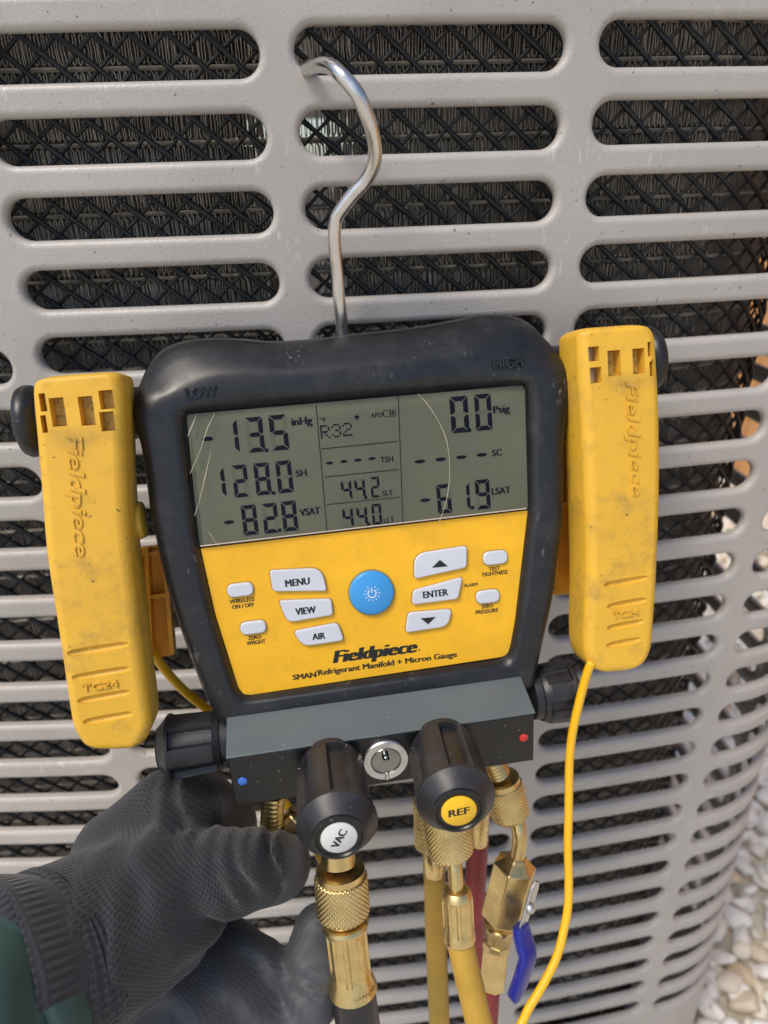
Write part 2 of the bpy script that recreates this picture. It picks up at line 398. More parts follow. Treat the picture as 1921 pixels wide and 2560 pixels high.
def coil_arr(s, dep):
    """vectorised coil front surface, dep metres inwards -> x, y"""
    s = np.asarray(s, float); t = np.clip((s-CA)/CR, 0, math.pi/2)
    x = np.where(s < CA, s, CA+CR*np.sin(t)); y = np.where(s < CA, CYF, CYF+CR*(1-np.cos(t)))
    y = np.where(s > CE, CYF+CR+(s-CE), y)
    return x-np.sin(t)*dep, y+np.cos(t)*dep
TP = .0172; ZT = 0.155
def build_coil():
    NR = 62
    sv = np.concatenate([np.arange(-.36, CA, .03), np.linspace(CA, CE, 12), np.arange(CE+.03, CE+.3, .05)])
    # one flat tube, copied down the coil
    def ring(sx):
        out = []
        for d, z in ((-.0006, 0), (.001, .0011), (.029, .0011), (.0306, 0), (.029, -.0011), (.001, -.0011)):
            x, y = coil_arr(sx, d); out.append(np.array([float(x), float(y), z]))
        return out
    v, f = loft([ring(s) for s in sv])
    first = mk('tube', np.array(v)+np.array([0, 0, ZT]), f, M['tube'], unit, smooth=False)
    for k in range(1, NR):
        c = first.copy(); COL.objects.link(c); c.location.z = -TP*k
    # folded fins between the tubes
    V, Fc = [], []; per = .0031; base = 0
    smax = CE+.12
    nper = int((smax+.35)/per)
    i = np.arange(nper*2)
    for k in range(NR-1):
        zt, zb = ZT-TP*k-.0012, ZT-TP*(k+1)+.0012
        up = (i % 2 == 0); ph = RNG.uniform(-.0006, .0006)
        sc = -.35+i*per/2+ph+RNG.normal(0, .00014, len(i))
        bend = RNG.normal(0, .00042, len(i))+.0003*np.sin(i*.13+k); tilt = RNG.normal(0, .0002, len(i))
        h = zt-zb
        fr = np.array([.02, .12, .5, .88, .98]); pts_s = np.zeros((len(i), 5)); pts_z = np.zeros((len(i), 5))
        for j, q in enumerate(fr):
            qq = np.where(up, q, 1-q); edge = per*.25*(1 if q in (.02, .98) else 0)
            sh = np.where(j == 0, -edge*.75, np.where(j == 4, edge*.75, 0))
            pts_s[:, j] = sc+bend*(1-(2*q-1)**2)+tilt*(2*qq-1)+sh; pts_z[:, j] = zb+h*qq
        S = pts_s.ravel(); Zz = pts_z.ravel(); n = len(S)
        xa, ya = coil_arr(S, .0008); xb, yb = coil_arr(S, .030)
        xc_, yc_ = coil_arr(S+.00042, .0008); V.append(np.stack([xa, ya, Zz], 1)); V.append(np.stack([xb, yb, Zz], 1)); V.append(np.stack([xc_, yc_, Zz+.0003], 1))
        q = np.arange(n-1); Fc.append(np.stack([base+q, base+q+1, base+n+q+1, base+n+q], 1)); Fc.append(np.stack([base+q, base+q+1, base+2*n+q+1, base+2*n+q], 1)); base += 3*n
    V = np.concatenate(V)-root_loc(unit); Fc = np.concatenate(Fc)
    me = bpy.data.meshes.new('fin_pack'); me.vertices.add(len(V)); me.vertices.foreach_set('co', V.ravel())
    me.loops.add(Fc.size); me.loops.foreach_set('vertex_index', Fc.ravel().astype(np.int32)); me.polygons.add(len(Fc))
    me.polygons.foreach_set('loop_start', (np.arange(len(Fc))*4).astype(np.int32)); me.update(calc_edges=True); me.validate()
    me.materials.append(M['fin']); o = bpy.data.objects.new('fin_pack', me); COL.objects.link(o); o.parent = unit; o['kind'] = 'stuff'
build_coil()
def build_guard():
    dxn, dzn = .0178, .0152; z_hi, z_lo = .15, -.90; slope = dzn/dxn
    smin, smax = -.36, CE+.15
    mb = MB(); n = 5
    for fam, (sg, r0, dep) in enumerate(((1, .00125, -.0085), (-1, .00085, -.0070))):
        run = (z_hi-z_lo)/slope
        cnt = int((smax-smin+run)/dxn)+2
        for k in range(cnt):
            st = smin-run+k*dxn if sg > 0 else smin+k*dxn
            # sample from z_hi down; node spacing dzn/2 in z
            m = int((z_hi-z_lo)/(dzn/2)); zz = z_hi-np.arange(m)*dzn/2; ss = st+sg*(np.arange(m)*dxn/2)
            ok = (ss > smin) & (ss < smax)
            if ok.sum() < 3: continue
            zz, ss = zz[ok], ss[ok]; idx = np.arange(m)[ok]
            ss = ss+.0006*np.sin(zz*130+k)
            x, y = coil_arr(ss, dep); Q = np.stack([x, y, zz], 1)
            R = np.where(idx % 2 == (0 if fam == 0 else 0), r0*1.55, r0)
            T = np.gradient(Q, axis=0); T /= np.linalg.norm(T, axis=1)[:, None]
            x2, y2 = coil_arr(ss, dep+.001); Nn = np.stack([x2-x, y2-y, 0*x], 1); Nn /= np.linalg.norm(Nn, axis=1)[:, None]
            B = np.cross(T, Nn)
            rings = [[Q[i]+(Nn[i]*math.cos(2*math.pi*j/n)*.8+B[i]*math.sin(2*math.pi*j/n))*R[i] for j in range(n)] for i in range(len(Q))]
            mb.add(*loft(rings))
    mb.build('guard_mesh', M['guard'], unit)
build_guard()
def build_base():
    mb = MB(); out = [panel_pt(s, 0, -.004) for s in np.linspace(-.315, .752, 40)]
    out += [(-.3, .6, 0)]
    for za, zb in ((GROUND_Z, GROUND_Z+.045),):
        mb.add(*loft([[(x, y, za) for x, y, _ in out], [(x, y, zb) for x, y, _ in out]]))
    mb.build('base_pan', M['base'], unit, smooth=False)
    def box(name, x0, x1, y0, y1, z0, z1):
        v = [(x, y, z) for x in (x0, x1) for y in (y0, y1) for z in (z0, z1)]
        mk(name, v, [(0, 1, 3, 2), (4, 6, 7, 5), (0, 4, 5, 1), (2, 3, 7, 6), (0, 2, 6, 4), (1, 5, 7, 3)], M['base'], unit, smooth=False)
    box('rear_light_block', -.32, .34, .60, .604, GROUND_Z+.05, -.020); box('upper_light_block', -.32, .34, .60, .604, .062, .21); box('lid', -.33, .36, .10, .66, .212, .224)  # unseen plates behind the coil, added to leave one thin band of daylight
build_base()

# ------------------------------------------------------------------ ground, gravel, fence beyond the corner
g = mk('ground', [(-40, -40, GROUND_Z-.012), (40, -40, GROUND_Z-.012), (40, 40, GROUND_Z-.012), (-40, 40, GROUND_Z-.012)], [(0, 1, 2, 3)], M['ground'], smooth=False)
g['kind'] = 'structure'
def build_gravel():
    bm = bmesh.new(); bmesh.ops.create_icosphere(bm, subdivisions=2, radius=1); base = np.array([v.co[:] for v in bm.verts]); bf = np.array([[v.index for v in q.verts] for q in bm.faces]); bm.free()
    V, F = [], []; n = 0
    xs = []
    for gx in np.arange(.20, 1.25, .021):
        for gy in np.arange(-.55, 1.5, .021):
            xs.append((gx+RNG.uniform(-.012, .012), gy+RNG.uniform(-.012, .012)))
    for x, y in xs:
        if x < .425 and y > .04: continue
        if y > .9 and RNG.rand() < .2: continue
        s = RNG.uniform(.009, .024)*(1.25 if RNG.rand() < .15 else 1)
        A = RNG.normal(size=(3, 3)); Q, _ = np.linalg.qr(A)
        p = base.copy()
        for _ in range(9):
            d = RNG.normal(size=3); d /= np.linalg.norm(d); c = RNG.uniform(.35, .72); h = p@d; p = p-np.outer(np.maximum(0, h-c)*.9, d)
        p = p*np.array([1.25, 1., .78])*s; p = p@Q.T; p[:, 2] *= .8
        V.append(p+np.array([x, y, GROUND_Z+RNG.uniform(-.006, .012)])); F.append(bf+n); n += len(base)
    V = np.concatenate(V); F = np.concatenate(F)
    o = mk('gravel', V, F, M['stone'], smooth=True); o['kind'] = 'stuff'; o['label'] = 'cream and white pebble gravel around the condenser unit'; o['category'] = 'gravel'
build_gravel()
fence = thing('timber_fence', 'orange brown timber boards seen through the corner slots of the grille', 'fence', (1.45, 1.0, GROUND_Z))
def board(y):
    v = [(1.43+dx, y+dy, GROUND_Z+dz) for dx in (0, .02) for dy in (0, .142) for dz in (0, 1.5)]
    return mk('board', v, [(0, 1, 3, 2), (4, 6, 7, 5), (0, 4, 5, 1), (2, 3, 7, 6), (0, 2, 6, 4), (1, 5, 7, 3)], M['fence'], fence, smooth=False)
b0 = board(-.6)
for k in range(1, 22):
    c = b0.copy(); COL.objects.link(c); c.location.y = .15*k
#PART2
# ------------------------------------------------------------------ the gauge manifold
gauge = thing('manifold_gauge', 'black and yellow digital manifold gauge hanging by its wire hook on the grille', 'gauge', dev(.0126, .02, -.20))
NF = -DY                                   # out of the face
def resample(pts, n):
    P = np.array(pts+[pts[0]]); d = np.r_[0, np.cumsum(np.linalg.norm(np.diff(P, axis=0), axis=1))]
    t = np.linspace(0, d[-1], n, endpoint=False)
    return np.stack([np.interp(t, d, P[:, k]) for k in range(2)], 1)
def smooth2(pts, sub=5):
    P = [np.array(p, float) for p in pts]; n = len(P); out = []
    for i in range(n):
        p0, p1, p2, p3 = P[i-1], P[i], P[(i+1) % n], P[(i+2) % n]
        for k in range(sub):
            t = k/sub; out.append(.5*((2*p1)+(-p0+p2)*t+(2*p0-5*p1+4*p2-p3)*t*t+(-p0+3*p1-3*p2+p3)*t**3))
    return out
HT = [(880, 835), (936, 829), (1036, 818), (1135, 800), (1201, 787), (1268, 789), (1321, 808), (1362, 852), (1387, 906), (1400, 979)]
HR = [(1404, 1091), (1404, 1170), (1402, 1240), (1400, 1308), (1390, 1381), (1379, 1471), (1368, 1525), (1352, 1593), (1339, 1652), (1330, 1690), (1322, 1716)]
HB = [(1200, 1733), (1000, 1760), (800, 1786), (660, 1803), (575, 1814)]
HL = [(560, 1806), (546, 1790), (514, 1730), (486, 1663), (460, 1590), (432, 1511), (408, 1423), (392, 1353), (376, 1277), (365, 1195), (353, 1116)]
HTL = [(347, 1040), (350, 979), (366, 926), (393, 886), (439, 859), (512, 846), (605, 847), (671, 853), (740, 851), (804, 845)]
outer = [dl(x, y, .024) for x, y in HT] + [dl(x, y, .012) for x, y in HR] + [dl(x, y, .004) for x, y in HB] + [dl(x, y, .012) for x, y in HL] + [dl(x, y, .024) for x, y in HTL]
OPEN = [(880, 999), (1290, 962), (1306, 965), (1313, 985), (1316, 1120), (1319, 1270), (1307, 1370), (1286, 1551), (1272, 1622), (1262, 1640), (1240, 1646), (640, 1734), (620, 1736), (606, 1730), (596, 1712), (579, 1660), (539, 1533), (503, 1370), (484, 1200), (466, 1050), (468, 1039), (480, 1034)]
inner = [dl(x, y, .005) for x, y in OPEN]
def polar_match(outline, n=200):
    """sample an outline by direction from the middle so both outlines correspond"""
    P = np.array(outline); c = np.array([.0126, -.055]); dense = resample([tuple(p) for p in P], 4000)-c
    asp = np.array([1., .95]); ang = np.arctan2(dense[:, 1]*asp[1], dense[:, 0]*asp[0])
    o = np.argsort(ang); ang, dense = ang[o], dense[o]
    t = np.linspace(-math.pi, math.pi, n, endpoint=False)
    return np.stack([np.interp(t, ang, dense[:, k], period=2*math.pi) for k in range(2)], 1)+c
OU = polar_match(smooth2(outer, 4)); IN = polar_match(inner)
cc = np.array([.0126, -.055])
def ring2(P, y): return [dev(p[0], y, p[1]) for p in P]
rings = [ring2(OU+(cc-OU)*.06, .056), ring2(OU+(cc-OU)*.02, .053), ring2(OU+(cc-OU)*.004, .046), ring2(OU+(cc-OU)*.004, .0272), ring2(OU+(cc-OU)*.010, .0266), ring2(OU+(cc-OU)*.010, .0258), ring2(OU, .0252)]
for t, y in ((0, .018), (.03, .0125), (.09, .0078), (.18, .0042), (.30, .0016), (.42, .0003), (.55, 0), (.74, .0002), (.82, .0008), (.90, .0022), (.96, .0042), (1.0, .0068)):
    pass
PS = [(0, .0165), (.02, .0105), (.06, .0058), (.12, .0026), (.20, .0009), (.30, .0002), (.42, 0), (.76, 0), (.80, .0002), (.87, .0013), (.94, .0038), (1, .0068)]
PT = [(0, .0230), (.06, .0150), (.14, .0108), (.26, .0072), (.38, .0040), (.48, .0016), (.56, .0003), (.80, 0), (.84, .0003), (.90, .0016), (.95, .0040), (1, .0068)]
KT = np.clip((OU[:, 1]-.004)/.022, 0, 1); KT = KT*KT*(3-2*KT)
for (ta, ya), (tb, yb_) in zip(PS, PT):
    rings.append([dev(*(lambda p, y: (p[0], y, p[1]))(OU[i]*(1-(ta+(tb-ta)*KT[i]))+IN[i]*(ta+(tb-ta)*KT[i]), ya+(yb_-ya)*KT[i])) for i in range(len(OU))])
housing = mk('housing', *loft(rings, True, True), M['rubber'], gauge, angle=1.0)
for body, px, py, w in (('LOW', 505, 981, 76), ('HIGH', 1268, 908, 80)):
    text('raised_letters', body, dp(px, py, .0016), DX, DZ, w*.35/FPX, .0050, .0030, M['rubber'], housing, bold=.07)
# --- screen
SCR = [(467, 1036), (1311, 963), (1319, 1271), (499, 1367)]
def poly_dev(pts, yl): return [dp(x, y, yl) for x, y in pts]
def dplate(name, pts_px, yl, depth, mt, parent, bev=.0003, rad=0, steps=2):
    q = [dl(x, y, yl) for x, y in pts_px]
    if rad is not None and rad != 0: q = rpoly(q, rad)
    return mk(name, *plate([dev(x, yl, z) for x, z in q], NF, depth, bev, steps), mt, parent, angle=.7)
screen = dplate('screen', SCR, .0066, .0008, M['lcd'], gauge, .0001, .002)
YS = .0057                                 # face of the liquid crystal
def seg_poly(cx, cz, w, h, which, th=.195):
    """one seven-segment digit, list of outlines in local (x,z)"""
    t = w*th*1.38; x0, x1 = -w/2, w/2; zt, zm, zb = h/2, 0, -h/2; gp = t*.12
    S = {
     'a': [(x0+gp, zt), (x1-gp, zt), (x1-t-gp, zt-t), (x0+t+gp, zt-t)],
     'd': [(x0+gp, zb), (x1-gp, zb), (x1-t-gp, zb+t), (x0+t+gp, zb+t)],
     'g': [(x0+t*.4+gp, 0), (x0+t+gp, t/2), (x1-t-gp, t/2), (x1-t*.4-gp, 0), (x1-t-gp, -t/2), (x0+t+gp, -t/2)],
     'f': [(x0, zt-gp*1.5), (x0+t, zt-t-gp*1.5), (x0+t, t/2+gp), (x0+t*.4, gp), (x0, gp*2.5)],
     'b': [(x1, zt-gp*1.5), (x1-t, zt-t-gp*1.5), (x1-t, t/2+gp), (x1-t*.4, gp), (x1, gp*2.5)],
     'e': [(x0, zb+gp*1.5), (x0+t, zb+t+gp*1.5), (x0+t, -t/2-gp), (x0+t*.4, -gp), (x0, -gp*2.5)],
     'c': [(x1, zb+gp*1.5), (x1-t, zb+t+gp*1.5), (x1-t, -t/2-gp), (x1-t*.4, -gp), (x1, -gp*2.5)]}
    return [[(cx+x, cz+z) for x, z in S[k]] for k in which]
DIG = {'0': 'abcdef', '1': 'bc', '2': 'abged', '3': 'abgcd', '4': 'fgbc', '5': 'afgcd', '6': 'afgedc', '8': 'abcdefg', '9': 'abcdfg'}
def flat(polys, yl, name, mt, parent, th=.00012):
    mb = MB()
    for p in polys:
        A = [dev(x, yl, z) for x, z in p]; B = [dev(x, yl-th, z) for x, z in p]; mb.add(*loft([A, B]))
    return mb.build(name, mt, parent, smooth=False)
def zbox(x, y, w, h):
    cx, cz = dl(*z4(x, y), YS); ax, _ = dl(*z4(x-w/2, y+w/2*.11), YS); bx, _ = dl(*z4(x+w/2, y-w/2*.11), YS)
    _, tz = dl(*z4(x, y-h/2), YS); _, bz = dl(*z4(x, y+h/2), YS)
    return cx, cz, abs(bx-ax), abs(tz-bz)
def digit(ch, x, y, w, h, ghost=True):
    cx, cz, ww, hh = zbox(x, y, w*.94, h)
    if ghost:
        off = [k for k in 'abcdefg' if k not in DIG[ch]]
        if off: flat(seg_poly(cx, cz, ww, hh, off), YS, 'unlit_segments', M['ghost'], screen, .00005)
    flat(seg_poly(cx, cz, ww, hh, DIG[ch]), YS, 'digit', M['lcdseg'], screen)
def dash(x, y, w, h): 
    cx, cz, ww, hh = zbox(x, y, w, h); flat([[(cx+ww/2*math.cos(a)*.98, cz+hh/2*math.sin(a)) for a in np.linspace(0, 2*math.pi, 16, endpoint=False)]], YS, 'dash', M['lcdseg'], screen)
def dot(x, y, s=13):
    cx, cz, ww, hh = zbox(x, y, s, s); flat([[(cx-ww/2, cz-ww/2), (cx+ww/2, cz-ww/2), (cx+ww/2, cz+ww/2), (cx-ww/2, cz+ww/2)]], YS, 'decimal_point', M['lcdseg'], screen)
def lab(body, x, y, w, h, bold=.05, mt='lcdseg'):
    cx, cz, ww, hh = zbox(x, y, w, h); text('screen_label', body, dev(cx, YS, cz), DX, DZ, ww, hh, .0001, M[mt], screen, bold)
dash(271, 509, 42, 17); digit('1', 357, 500, 62, 128, False); digit('3', 450, 493, 68, 133); dot(494, 552); digit('5', 540, 485, 70, 135); lab('inHg', 627, 446, 80, 38)
digit('1', 309, 674, 60, 113, False); digit('2', 395, 668, 60, 122); digit('8', 478, 660, 61, 122); dot(520, 713); digit('0', 561, 652, 62, 122); lab('SH', 624, 638, 42, 25)
dash(352, 823, 40, 14); digit('8', 430, 815, 60, 114); digit('2', 508, 808, 60, 114); dot(543, 853); digit('8', 580, 800, 60, 114); lab('VSAT', 657, 783, 78, 27)
digit('0', 1221, 417, 72, 138); dot(1258, 476, 14); digit('0', 1311, 408, 66, 138); lab('Psig', 1380, 401, 64, 36)
for x, y in ((1072, 594), (1150, 586), (1228, 578), (1305, 569)): dash(x, y, 41, 14)
lab('SC', 1363, 561, 38, 25)
dash(1092, 740, 40, 13); digit('6', 1163, 735, 56, 110); digit('1', 1237, 727, 50, 104, False); dot(1271, 768, 12); digit('9', 1309, 718, 57, 112); lab('LSAT', 1378, 704, 72, 26)
for x, y in ((731, 600), (785, 594), (838, 589), (891, 583)): dash(x, y, 29, 11)
lab('TSH', 947, 586, 48, 22, .03)
digit('4', 795, 702, 42, 76); digit('4', 846, 697, 42, 76); dot(868, 730, 11); digit('2', 903, 691, 36, 78); lab('SLT', 950, 713, 40, 20, .03)
digit('4', 801, 806, 42, 76); digit('4', 854, 801, 42, 76); dot(878, 830, 11); digit('0', 909, 793, 38, 78); lab('LLT', 955, 815, 40, 18, .03)
lab('°F', 706, 437, 26, 18, .02); lab('APO', 908, 419, 42, 17, .02)
# dot-matrix R32
FONT5 = {'R': ('1111', '1001', '1111', '1010', '1001'), '3': ('1111', '0001', '0111', '0001', '1111'), '2': ('1111', '0001', '1111', '1000', '1111')}
FONT7 = {'R': ('11110', '10001', '10001', '11110', '10100', '10010', '10001'), '3': ('01110', '10001', '00001', '00110', '00001', '10001', '01110'), '2': ('01110', '10001', '00001', '00110', '01000', '10000', '11111')}
for gi, ch in enumerate('R32'):
    cx, cz, ww, hh = zbox(714+gi*42, 482-gi*4.5, 36, 52); polys = []
    for r in range(7):
        for c in range(5):
            if FONT7[ch][r][c] == '1':
                x = cx-ww/2+ww*(c+.5)/5; z = cz+hh/2-hh*(r+.5)/7; a, b = ww/5*.42, hh/7*.42
                polys.append([(x-a, z-b), (x+a, z-b), (x+a, z+b), (x-a, z+b)])
    flat(polys, YS, 'matrix_character', M['lcdseg'], screen)
cx, cz, ww, hh = zbox(834, 427, 26, 26)
flat([[(cx+(ww/2 if k % 2 == 0 else ww*.2)*math.sin(math.pi*k/5), cz+(ww/2 if k % 2 == 0 else ww*.2)*math.cos(math.pi*k/5)) for k in range(10)]], YS, 'star_symbol', M['lcdseg'], screen)
cx, cz, ww, hh = zbox(957, 413, 45, 25)
def rect(cx, cz, w, h): return [(cx-w/2, cz-h/2), (cx+w/2, cz-h/2), (cx+w/2, cz+h/2), (cx-w/2, cz+h/2)]
flat([rect(cx, cz+hh*.46, ww, hh*.08), rect(cx, cz-hh*.46, ww, hh*.08), rect(cx-ww*.48, cz, ww*.04, hh), rect(cx+ww*.48, cz, ww*.04, hh), rect(cx-ww*.54, cz, ww*.07, hh*.5), rect(cx+ww*.3, cz, ww*.12, hh*.62), rect(cx+ww*.08, cz, ww*.12, hh*.62)], YS, 'battery_symbol', M['lcdseg'], screen)
def strip(pts, w, yl, name, mt, parent):
    L = [np.array(dl(*z4(*p), yl)) for p in pts]; d = L[-1]-L[0]; d /= np.linalg.norm(d); q = np.array([-d[1], d[0]])*w/2
    flat([[tuple(L[0]-q), tuple(L[-1]-q), tuple(L[-1]+q), tuple(L[0]+q)]], yl, name, M[mt], parent)
for a, b in (((700, 547), (988, 518)), ((712, 653), (992, 624)), ((720, 757), (998, 728)), ((680, 380), (722, 862)), ((990, 345), (1008, 830))):
    strip((a, b), .0005, YS, 'divider_line', 'line', screen)
# clear window in front of it with its scratches
LENS = [(467, 1037), (1311, 964), (1319, 1273), (500, 1369)]
lens = dplate('window_lens', LENS, .0048, .0016, M['lens'], gauge, .0007, .002, 3)
def crack(pts, r, n=4):
    P = [dp(*z4(*p), .0030) for p in pts]; mk('crack', *tube(P, r, n, 4), M['scratch'], lens)
crack([(1063, 338), (1100, 378), (1140, 440), (1168, 500), (1180, 560), (1184, 640), (1176, 720), (1160, 780), (1143, 828)], [.00008, .0002, .00012, .00022, .00012, .0001, .00018, .0001, .0002])
crack([(228, 420), (208, 470), (195, 500)], [.0001, .0003, .0001]); crack([(298, 412), (270, 470), (240, 560), (205, 640)], [.00008, .0002, .0001, .0002])
crack([(282, 560), (262, 650), (240, 740), (222, 800)], [.00006, .00025, .0001, .0002]); crack([(275, 860), (315, 918)], [.0001, .00014])
strip(((243, 913), (1474, 771)), .0005, .0031, 'lens_lip', 'scratch', lens)
# --- yellow face plate with its keys
FP = [(503, 1371), (1318, 1276), (1307, 1370), (1286, 1551), (1270, 1638), (614, 1737), (598, 1722), (579, 1660), (539, 1533)]
plate_o = dplate('face_plate', FP, .0066, .0014, M['face'], gauge, .0002, [.0005, .0005, .004, .004, .005, .005, .004, .004, .004])
YP = .0052
def key(name, pts, rads, mt, depth=.0022):
    q = [dl(*z5(*p), YP) for p in pts]; q = rpoly(q, [max(r, 5)*.0004 for r in rads])
    o = mk(name, *plate([dev(x, YP, z) for x, z in q], NF, depth, .0006, 4), M[mt], gauge, angle=1.2)
    # dark moulded gap round the key
    c = np.mean(q, 0); q2 = [tuple(np.array(p)+(np.array(p)-c)/np.linalg.norm(np.array(p)-c)*.0006) for p in q]
    flat([q2], YP-.00002, 'key_gap', M['gap'], o, .0001)
    return o
M['gap'] = mat('key_gap', (.40, .22, .012), .5)
def klabel(body, x, y, w, h, par, yl, mt='print', bold=.06, shear=0):
    cx, cz = dl(*z5(x, y), yl); ax, _ = dl(*z5(x-w/2, y+w*.06), yl); bx, _ = dl(*z5(x+w/2, y-w*.06), yl)
    _, tz = dl(*z5(x, y-h/2), yl); _, bz = dl(*z5(x, y+h/2), yl)
    return text('lettering', body, dev(cx, yl, cz), DX, DZ, abs(bx-ax), abs(tz-bz), .00015, M[mt], par, bold, shear)
YK = YP-.0022
k = key('menu_key', [(388, 290), (605, 279), (627, 374), (404, 376)], [3, 18, 5, 5], 'btn'); klabel('MENU', 505, 341, 103, 29, k, YK)
k = key('view_key', [(428, 414), (645, 407), (652, 473), (462, 505)], [5, 5, 5, 10], 'btn'); klabel('VIEW', 539, 459, 86, 28, k, YK)
k = key('air_key', [(488, 541), (672, 506), (698, 578), (526, 604)], [6, 6, 6, 18], 'btn'); klabel('AIR', 593, 565, 55, 26, k, YK)
k = key('up_key', [(988, 222), (1205, 188), (1203, 277), (988, 324)], [20, 5, 4, 5], 'btn')
def tri(cx, cy, w, h, yl, par):
    flat([[dl(*z5(cx-w/2, cy+h/2+w*.05), yl), dl(*z5(cx+w/2, cy+h/2-w*.05), yl), dl(*z5(cx, cy-h/2), yl)]], yl, 'arrow_mark', M['print'], par, .00015)
tri(1096, 263, 66, 30, YK, k)
k = key('enter_key', [(983, 373), (1187, 317), (1168, 407), (978, 431)], [5, 5, 5, 5], 'btn'); klabel('ENTER', 1078, 388, 105, 27, k, YK)
k = key('down_key', [(962, 465), (1143, 449), (1128, 520), (951, 547)], [6, 6, 18, 5], 'btn'); tri(1047, 502, 62, -28, YK, k)
def oval(x, y, w, h):
    cx, cz = dl(*z5(x, y), YP); ax, _ = dl(*z5(x-w/2, y), YP); bx, _ = dl(*z5(x+w/2, y), YP); ww = abs(bx-ax); hh = h/w*ww*1.08
    q = rpoly(rect(cx, cz, ww, hh), hh*.49, 6)
    o = mk('small_key', *plate([dev(a, YP, b) for a, b in q], NF, .0017, .0008, 4), M['btn'], gauge, angle=1.2)
    flat([[(cx+(a-cx)*1.06, cz+(b-cz)*1.13) for a, b in q]], YP-.00002, 'key_gap', M['gap'], o, .0001)
for a in ((268, 371, 110, 54), (322, 527, 108, 52), (1324, 238, 102, 52), (1293, 399, 98, 50)): oval(*a)
cx, cz = dl(*z5(812, 383), YP); rr = abs(dl(*z5(905, 383), YP)[0]-cx)
A = dev(cx, YP, cz)
power = mk('power_key', *lathe(A, NF, [(0, rr*1.0), (.0014, rr*1.0), (.0022, rr*.965), (.0026, rr*.9), (.0026, rr*.02)], 48), M['blue'], gauge, angle=1.2)
flat([ellipse(cx, cz, rr*1.05, rr*1.05, 40)], YP-.00002, 'key_gap', M['gap'], power, .0001)
polys = []; yk = YP-.0026; q = rr*.20
for k in range(11):
    a = math.radians(-60+k*30) if False else math.pi*2*k/12+math.pi/2+math.pi/6
    a = math.pi/2+math.pi*2*(k+1)/12
    r0, r1, w = rr*.27, rr*.36, rr*.013
    d = np.array([math.cos(a), math.sin(a)]); nrm = np.array([-d[1], d[0]])*w; c0 = np.array([cx, cz])
    polys.append([tuple(c0+d*r0-nrm), tuple(c0+d*r1-nrm), tuple(c0+d*r1+nrm), tuple(c0+d*r0+nrm)])
polys.append(rect(cx, cz+rr*.15, rr*.035, rr*.24))
arc = np.linspace(math.radians(60), math.radians(-240), 22)
for i in range(21):
    p = [(cx+r*math.cos(a), cz+r*math.sin(a)) for r, a in ((rr*.16, arc[i]), (rr*.20, arc[i]), (rr*.20, arc[i+1]), (rr*.16, arc[i+1]))]; polys.append(p)
flat(polys, yk, 'power_symbol', M['white'], power, .0001)
for body, x, y, w, h in (('WIRELESS', 275, 416, 103, 17), ('ON / OFF', 279, 439, 91, 17), ('ZERO', 327, 570, 53, 16), ('WEIGHT', 333, 590, 80, 16), ('TEST', 1322, 285, 46, 15), ('TIGHTNESS', 1323, 304, 108, 16), ('ALARM', 1224, 352, 57, 13), ('ZERO', 1292, 440, 50, 15), ('PRESSURE', 1291, 461, 94, 16)):
    klabel(body, x, y, w, h, plate_o, YP, bold=.045)
klabel('Fieldpiece', 828, 637, 355, 66, plate_o, YP, bold=.085, shear=.25); klabel('.', 1010, 622, 7, 6, plate_o, YP)
klabel('SMAN', 534, 730, 98, 22, plate_o, YP, bold=.07); klabel('TM', 584, 713, 9, 5, plate_o, YP, bold=0)
klabel('Refrigerant Manifold + Micron Gauge', 882, 681, 578, 30, plate_o, YP, bold=.05)
# --- wire hook
HK = [(757, 186, .022), (762, 176, .006), (780, 167, -.010), (804, 162, -.024), (830, 168, -.034), (854, 188, -.040), (878, 214, -.042), (898, 243, -.043), (914, 281, -.042), (929, 320, -.040), (937, 358, -.037), (938, 392, -.034), (930, 423, -.031), (912, 455, -.028), (885, 484, -.026), (860, 516, -.024), (842, 545, -.022), (837, 575, -.021), (837, 605, -.020), (840, 643, -.019), (845, 691, -.018), (849, 751, -.018), (855, 811, -.017), (859, 850, -.016), (862, 900, -.013)]
mk('wire_hook', *tube([atY(x, y, Y) for x, y, Y in HK], .0033, 20, 5), M['steel'], gauge)
# --- side pegs that carry the clamps
def peg(px0, py0, px1, py1, sgn):
    A = dp(px0, py0, .022); B = dp(px1, py1, .022); L = np.linalg.norm(B-A); r = .0128
    o = mk('clamp_peg', *lathe(A, B-A, [(-.012, r), (L-.006, r), (L-.003, r*1.1)], 32), M['rubber'], gauge, angle=.8)
    mk('peg_flange', *lathe(A, B-A, [(L-.0035, r), (L-.002, r*1.2), (L+.001, r*1.36), (L+.004, r*1.38), (L+.0065, r*1.28), (L+.008, r*1.0), (L+.0085, .0005)], 40), M['rubber'], o, angle=1.2)
peg(372, 1030, 96, 1052, -1); peg(1392, 925, 1604, 900, 1)
